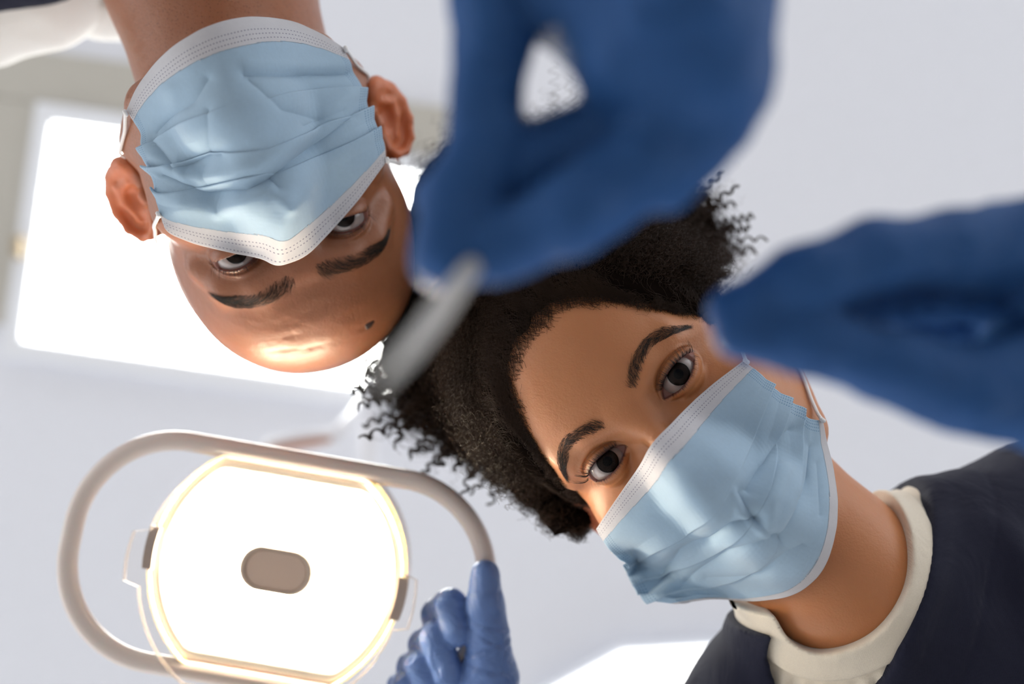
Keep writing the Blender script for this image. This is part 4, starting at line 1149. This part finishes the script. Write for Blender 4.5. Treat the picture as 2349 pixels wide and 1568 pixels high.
def curls(c, r, n, k=44, rad=(2.2, 4.2), pitch=(6, 9), reach=(.84, 1.13), zmax=.45):
    d = rng.normal(size=(n * 2, 3)); d /= np.linalg.norm(d, axis=1, keepdims=True); d = d[d[:, 2] < zmax][:n]; n = len(d)
    t = np.linspace(0, 1, k)
    L0 = r * (.72 if r > 30 else .4); L1 = r * rng.uniform(*reach, n)
    # neighbouring strands share a clump direction
    cl = value_noise(d * 3.2 + 9, 3)[:, None] * np.array([.35, .2, .1]) + value_noise(d * 3.2 + 31, 4)[:, None] * np.array([-.1, .3, .2])
    bend = cl + rng.normal(0, .12, (n, 3))
    a = np.cross(d, [.3, .7, .2]); a /= np.linalg.norm(a, axis=1, keepdims=True); b = np.cross(d, a)
    hr = rng.uniform(*rad, n)[:, None] * np.clip(t * 1.6 + .25, 0, 1)[None]; tw = (L1 - L0) * 1.6 / rng.uniform(*pitch, n)
    ph = value_noise(d * 5, 6)[:, None] * 6 + rng.uniform(0, 1.2, n)[:, None] + tw[:, None] * 2 * np.pi * t[None]
    rr = L0 + (L1 - L0)[:, None] * t[None]
    ctr = c + d[:, None] * rr[..., None] + bend[:, None] * ((rr - L0) ** 1.2)[..., None] * .9
    return ctr + a[:, None] * (np.cos(ph) * hr)[..., None] + b[:, None] * (np.sin(ph) * hr)[..., None]
parts = [curls(np.asarray(c), r, n) for c, r, n in BLOBS]
S = np.concatenate(parts); S = S[clear_of_heads(S)]
hair_object('curls', W(S.reshape(-1, 3) * .001).reshape(S.shape), rng.uniform(.00009, .00018, len(S)), M_curl, woman, .6)['label'] = 'mass of dark brown curls'
# ringlets at the fringe: bundles of strands wound on one spiral
def ringlet(p0, p1, R, turns, nb=13, k=80):
    p0, p1 = np.asarray(p0), np.asarray(p1); ax = p1 - p0; L = np.linalg.norm(ax); ax /= L
    a = np.cross(ax, [.2, .5, .8]); a /= np.linalg.norm(a); b = np.cross(ax, a); t = np.linspace(0, 1, k); out = []
    for i in range(nb):
        ph = 2 * np.pi * turns * t + rng.normal(0, .22); rr = R * (.9 + rng.normal(0, .10)) * (1 - .25 * t)
        wob = a * np.sin(t * 3 + 1)[:, None] * L * .06
        out.append(p0 + ax * (t * L)[:, None] + wob + a * (np.cos(ph) * rr)[:, None] + b * (np.sin(ph) * rr)[:, None] + ax * rng.normal(0, .55))
    return out
RL = []
for x0, y0, x1, y1, R in ((870, 830, 812, 902, 3.4), (920, 850, 878, 888, 3.8), (960, 860, 912, 908, 3.4), (965, 900, 925, 960, 4.2), (970, 930, 915, 1000, 4.0), (1030, 960, 968, 985, 4), (1040, 980, 1012, 1070, 4.2),
                          (1075, 990, 1050, 1078, 3.2), (1090, 980, 1098, 1052, 4.0), (1110, 960, 1075, 1040, 4.2), (1010, 940, 985, 1010, 4.4), (1150, 980, 1160, 1050, 3.4), (900, 780, 845, 815, 3.2), (930, 740, 880, 760, 3.0),
                          (1560, 560, 1655, 540, 3.6), (1550, 600, 1632, 580, 3.6), (1545, 510, 1600, 480, 3.6), (1520, 470, 1575, 425, 3.4), (1540, 620, 1610, 630, 3.2), (1500, 440, 1540, 395, 3.0), (940, 820, 905, 860, 3.6), (985, 890, 950, 940, 4.2),
                          (1060, 930, 1035, 1000, 4.2), (930, 690, 895, 715, 2.6), (955, 640, 935, 655, 2.4)):
    z = .640 if x0 < 1300 else .655
    RL += ringlet(mm(x0, y0, z + .012), mm(x1, y1, z), R, 4.2 + rng.random() * 1.5)
for c, r, lo_a, hi_a, nn_ in ((BLOBS[1][0], 68, 95, 215, 34), (BLOBS[3][0], 38, 40, 150, 16), (BLOBS[2][0], 54, -75, 25, 18)):
    for _ in range(nn_):
        an = math.radians(rng.uniform(lo_a, hi_a)); dv = np.array([math.cos(an), math.sin(an), rng.uniform(-.8, .1)]); dv /= np.linalg.norm(dv)
        rl = ringlet(c + dv * r * .86, c + (dv + rng.normal(0, .12, 3)) * r * rng.uniform(1.05, 1.24), rng.uniform(2.4, 4.0), rng.uniform(2.5, 4.5))
        RL += rl
S = np.array(RL); S = S[clear_of_heads(S)]
hair_object('ringlets', W(S.reshape(-1, 3) * .001).reshape(S.shape), rng.uniform(.00016, .00030, len(S)), M_curl, woman, .8)['label'] = 'springy ringlets at the ends of the curls'
def scalp_points(n):
    """points spread evenly over the upper head, on the skin"""
    d = rng.normal(size=(n, 3)); d /= np.linalg.norm(d, axis=1, keepdims=True); c = A(0, 30, -70)
    t = np.full(n, 130.); 
    for _ in range(40): t = t - np.clip(face_base((c + d * t[:, None]).astype(F), QW), -3, 30) * .8
    return (c + d * t[:, None]).astype(F)
# slicked strands from the hairline back over the scalp
def slick(n, k=14):
    P = scalp_points(n * 8)
    h = hair_reg(P); P = P[(h > -2 - 3.5 * rng.random(len(h)) ** 3) & (h < 4 + 42 * rng.random(len(h)) ** 2) & (P[:, 2] > -90)][:n]; n = len(P)
    tgt = A(0, 96, -120); out = [P.copy()]
    step = rng.uniform(2.0, 3.4, n)[:, None]; wv = rng.uniform(0, 6, n)[:, None]; jit = rng.normal(0, .28, (n, 3)).astype(F)
    f = lambda Q: face_base(Q, QW) - cap_off(hair_reg(Q))
    for i in range(k - 1):
        d = tgt - P; d /= np.linalg.norm(d, axis=1, keepdims=True)
        g = grad(f, P.astype(F), .6); d = d - g * (d * g).sum(1, keepdims=True); d /= np.linalg.norm(d, axis=1, keepdims=True) + 1e-6
        side = np.cross(g, d); P = (P + step * (d + jit + side * np.sin(wv + i * 1.5) * .9)).astype(F)
        v_ = f(P); P = (P + g * (np.clip(.5 + rng.random(n) * .9 - v_, -3, 3))[:, None]).astype(F); out.append(P.copy())
    return np.stack(out, 1)
S = slick(8000)
hair_object('slicked_hair', W(to_cam(HW, S.reshape(-1, 3))).reshape(S.shape), rng.uniform(.00004, .00008, len(S)), M_curl, woman, .7)['label'] = 'slicked back strands along the hairline'
# short springy curls over the pulled-back hair
def scalp_curls(n, k=26):
    P = scalp_points(n * 4)
    h = hair_reg(P); P = P[(h > 12 + 10 * rng.random(len(h))) & (P[:, 2] > -120)][:n]; n = len(P)
    f = lambda Q: face_base(Q, QW); g = grad(f, P, .6); d = A(0, 96, -120) - P; d /= np.linalg.norm(d, axis=1, keepdims=True)
    hh = hair_reg(P); up = np.clip((hh - 10) / 30, .1, 1)[:, None]
    ax_ = d * (1 - .4 * up) + g * (.35 + .6 * up) + rng.normal(0, .25, (n, 3)); ax_ /= np.linalg.norm(ax_, axis=1, keepdims=True)
    a = np.cross(ax_, [.3, .2, .9]); a /= np.linalg.norm(a, axis=1, keepdims=True); b = np.cross(ax_, a); t = np.linspace(0, 1, k)
    L = rng.uniform(10, 27, n) * (.4 + .7 * up[:, 0]); rr = rng.uniform(1.2, 2.6, n); ph = rng.uniform(0, 6, n)[:, None] + t[None] * (L / 5.0)[:, None] * 2 * np.pi
    P0 = P + g * (4.2 * np.clip(hh / 30, 0, 1))[:, None]
    return P0[:, None] + ax_[:, None] * (L[:, None] * t)[..., None] + a[:, None] * (np.cos(ph) * rr[:, None])[..., None] + b[:, None] * (np.sin(ph) * rr[:, None])[..., None]
S = scalp_curls(8000)
hair_object('scalp_curls', W(to_cam(HW, S.reshape(-1, 3))).reshape(S.shape), rng.uniform(.00006, .00013, len(S)), M_curl, woman, .7)
# flyaway hairs around the silhouette
c, r, _ = BLOBS[0]
fl_ = [curls(np.asarray(c), r, n, 40, (3, 8), (12, 26), (1.0, 1.24), .3) for c, r, n in ((BLOBS[0][0], 100, 420), (BLOBS[1][0], 66, 260), (BLOBS[2][0], 54, 200), (BLOBS[3][0], 38, 120))]
S = np.concatenate(fl_); S = S[clear_of_heads(S)]
hair_object('flyaway_hair', W(S.reshape(-1, 3) * .001).reshape(S.shape), .000045, M_curl, woman, .6)
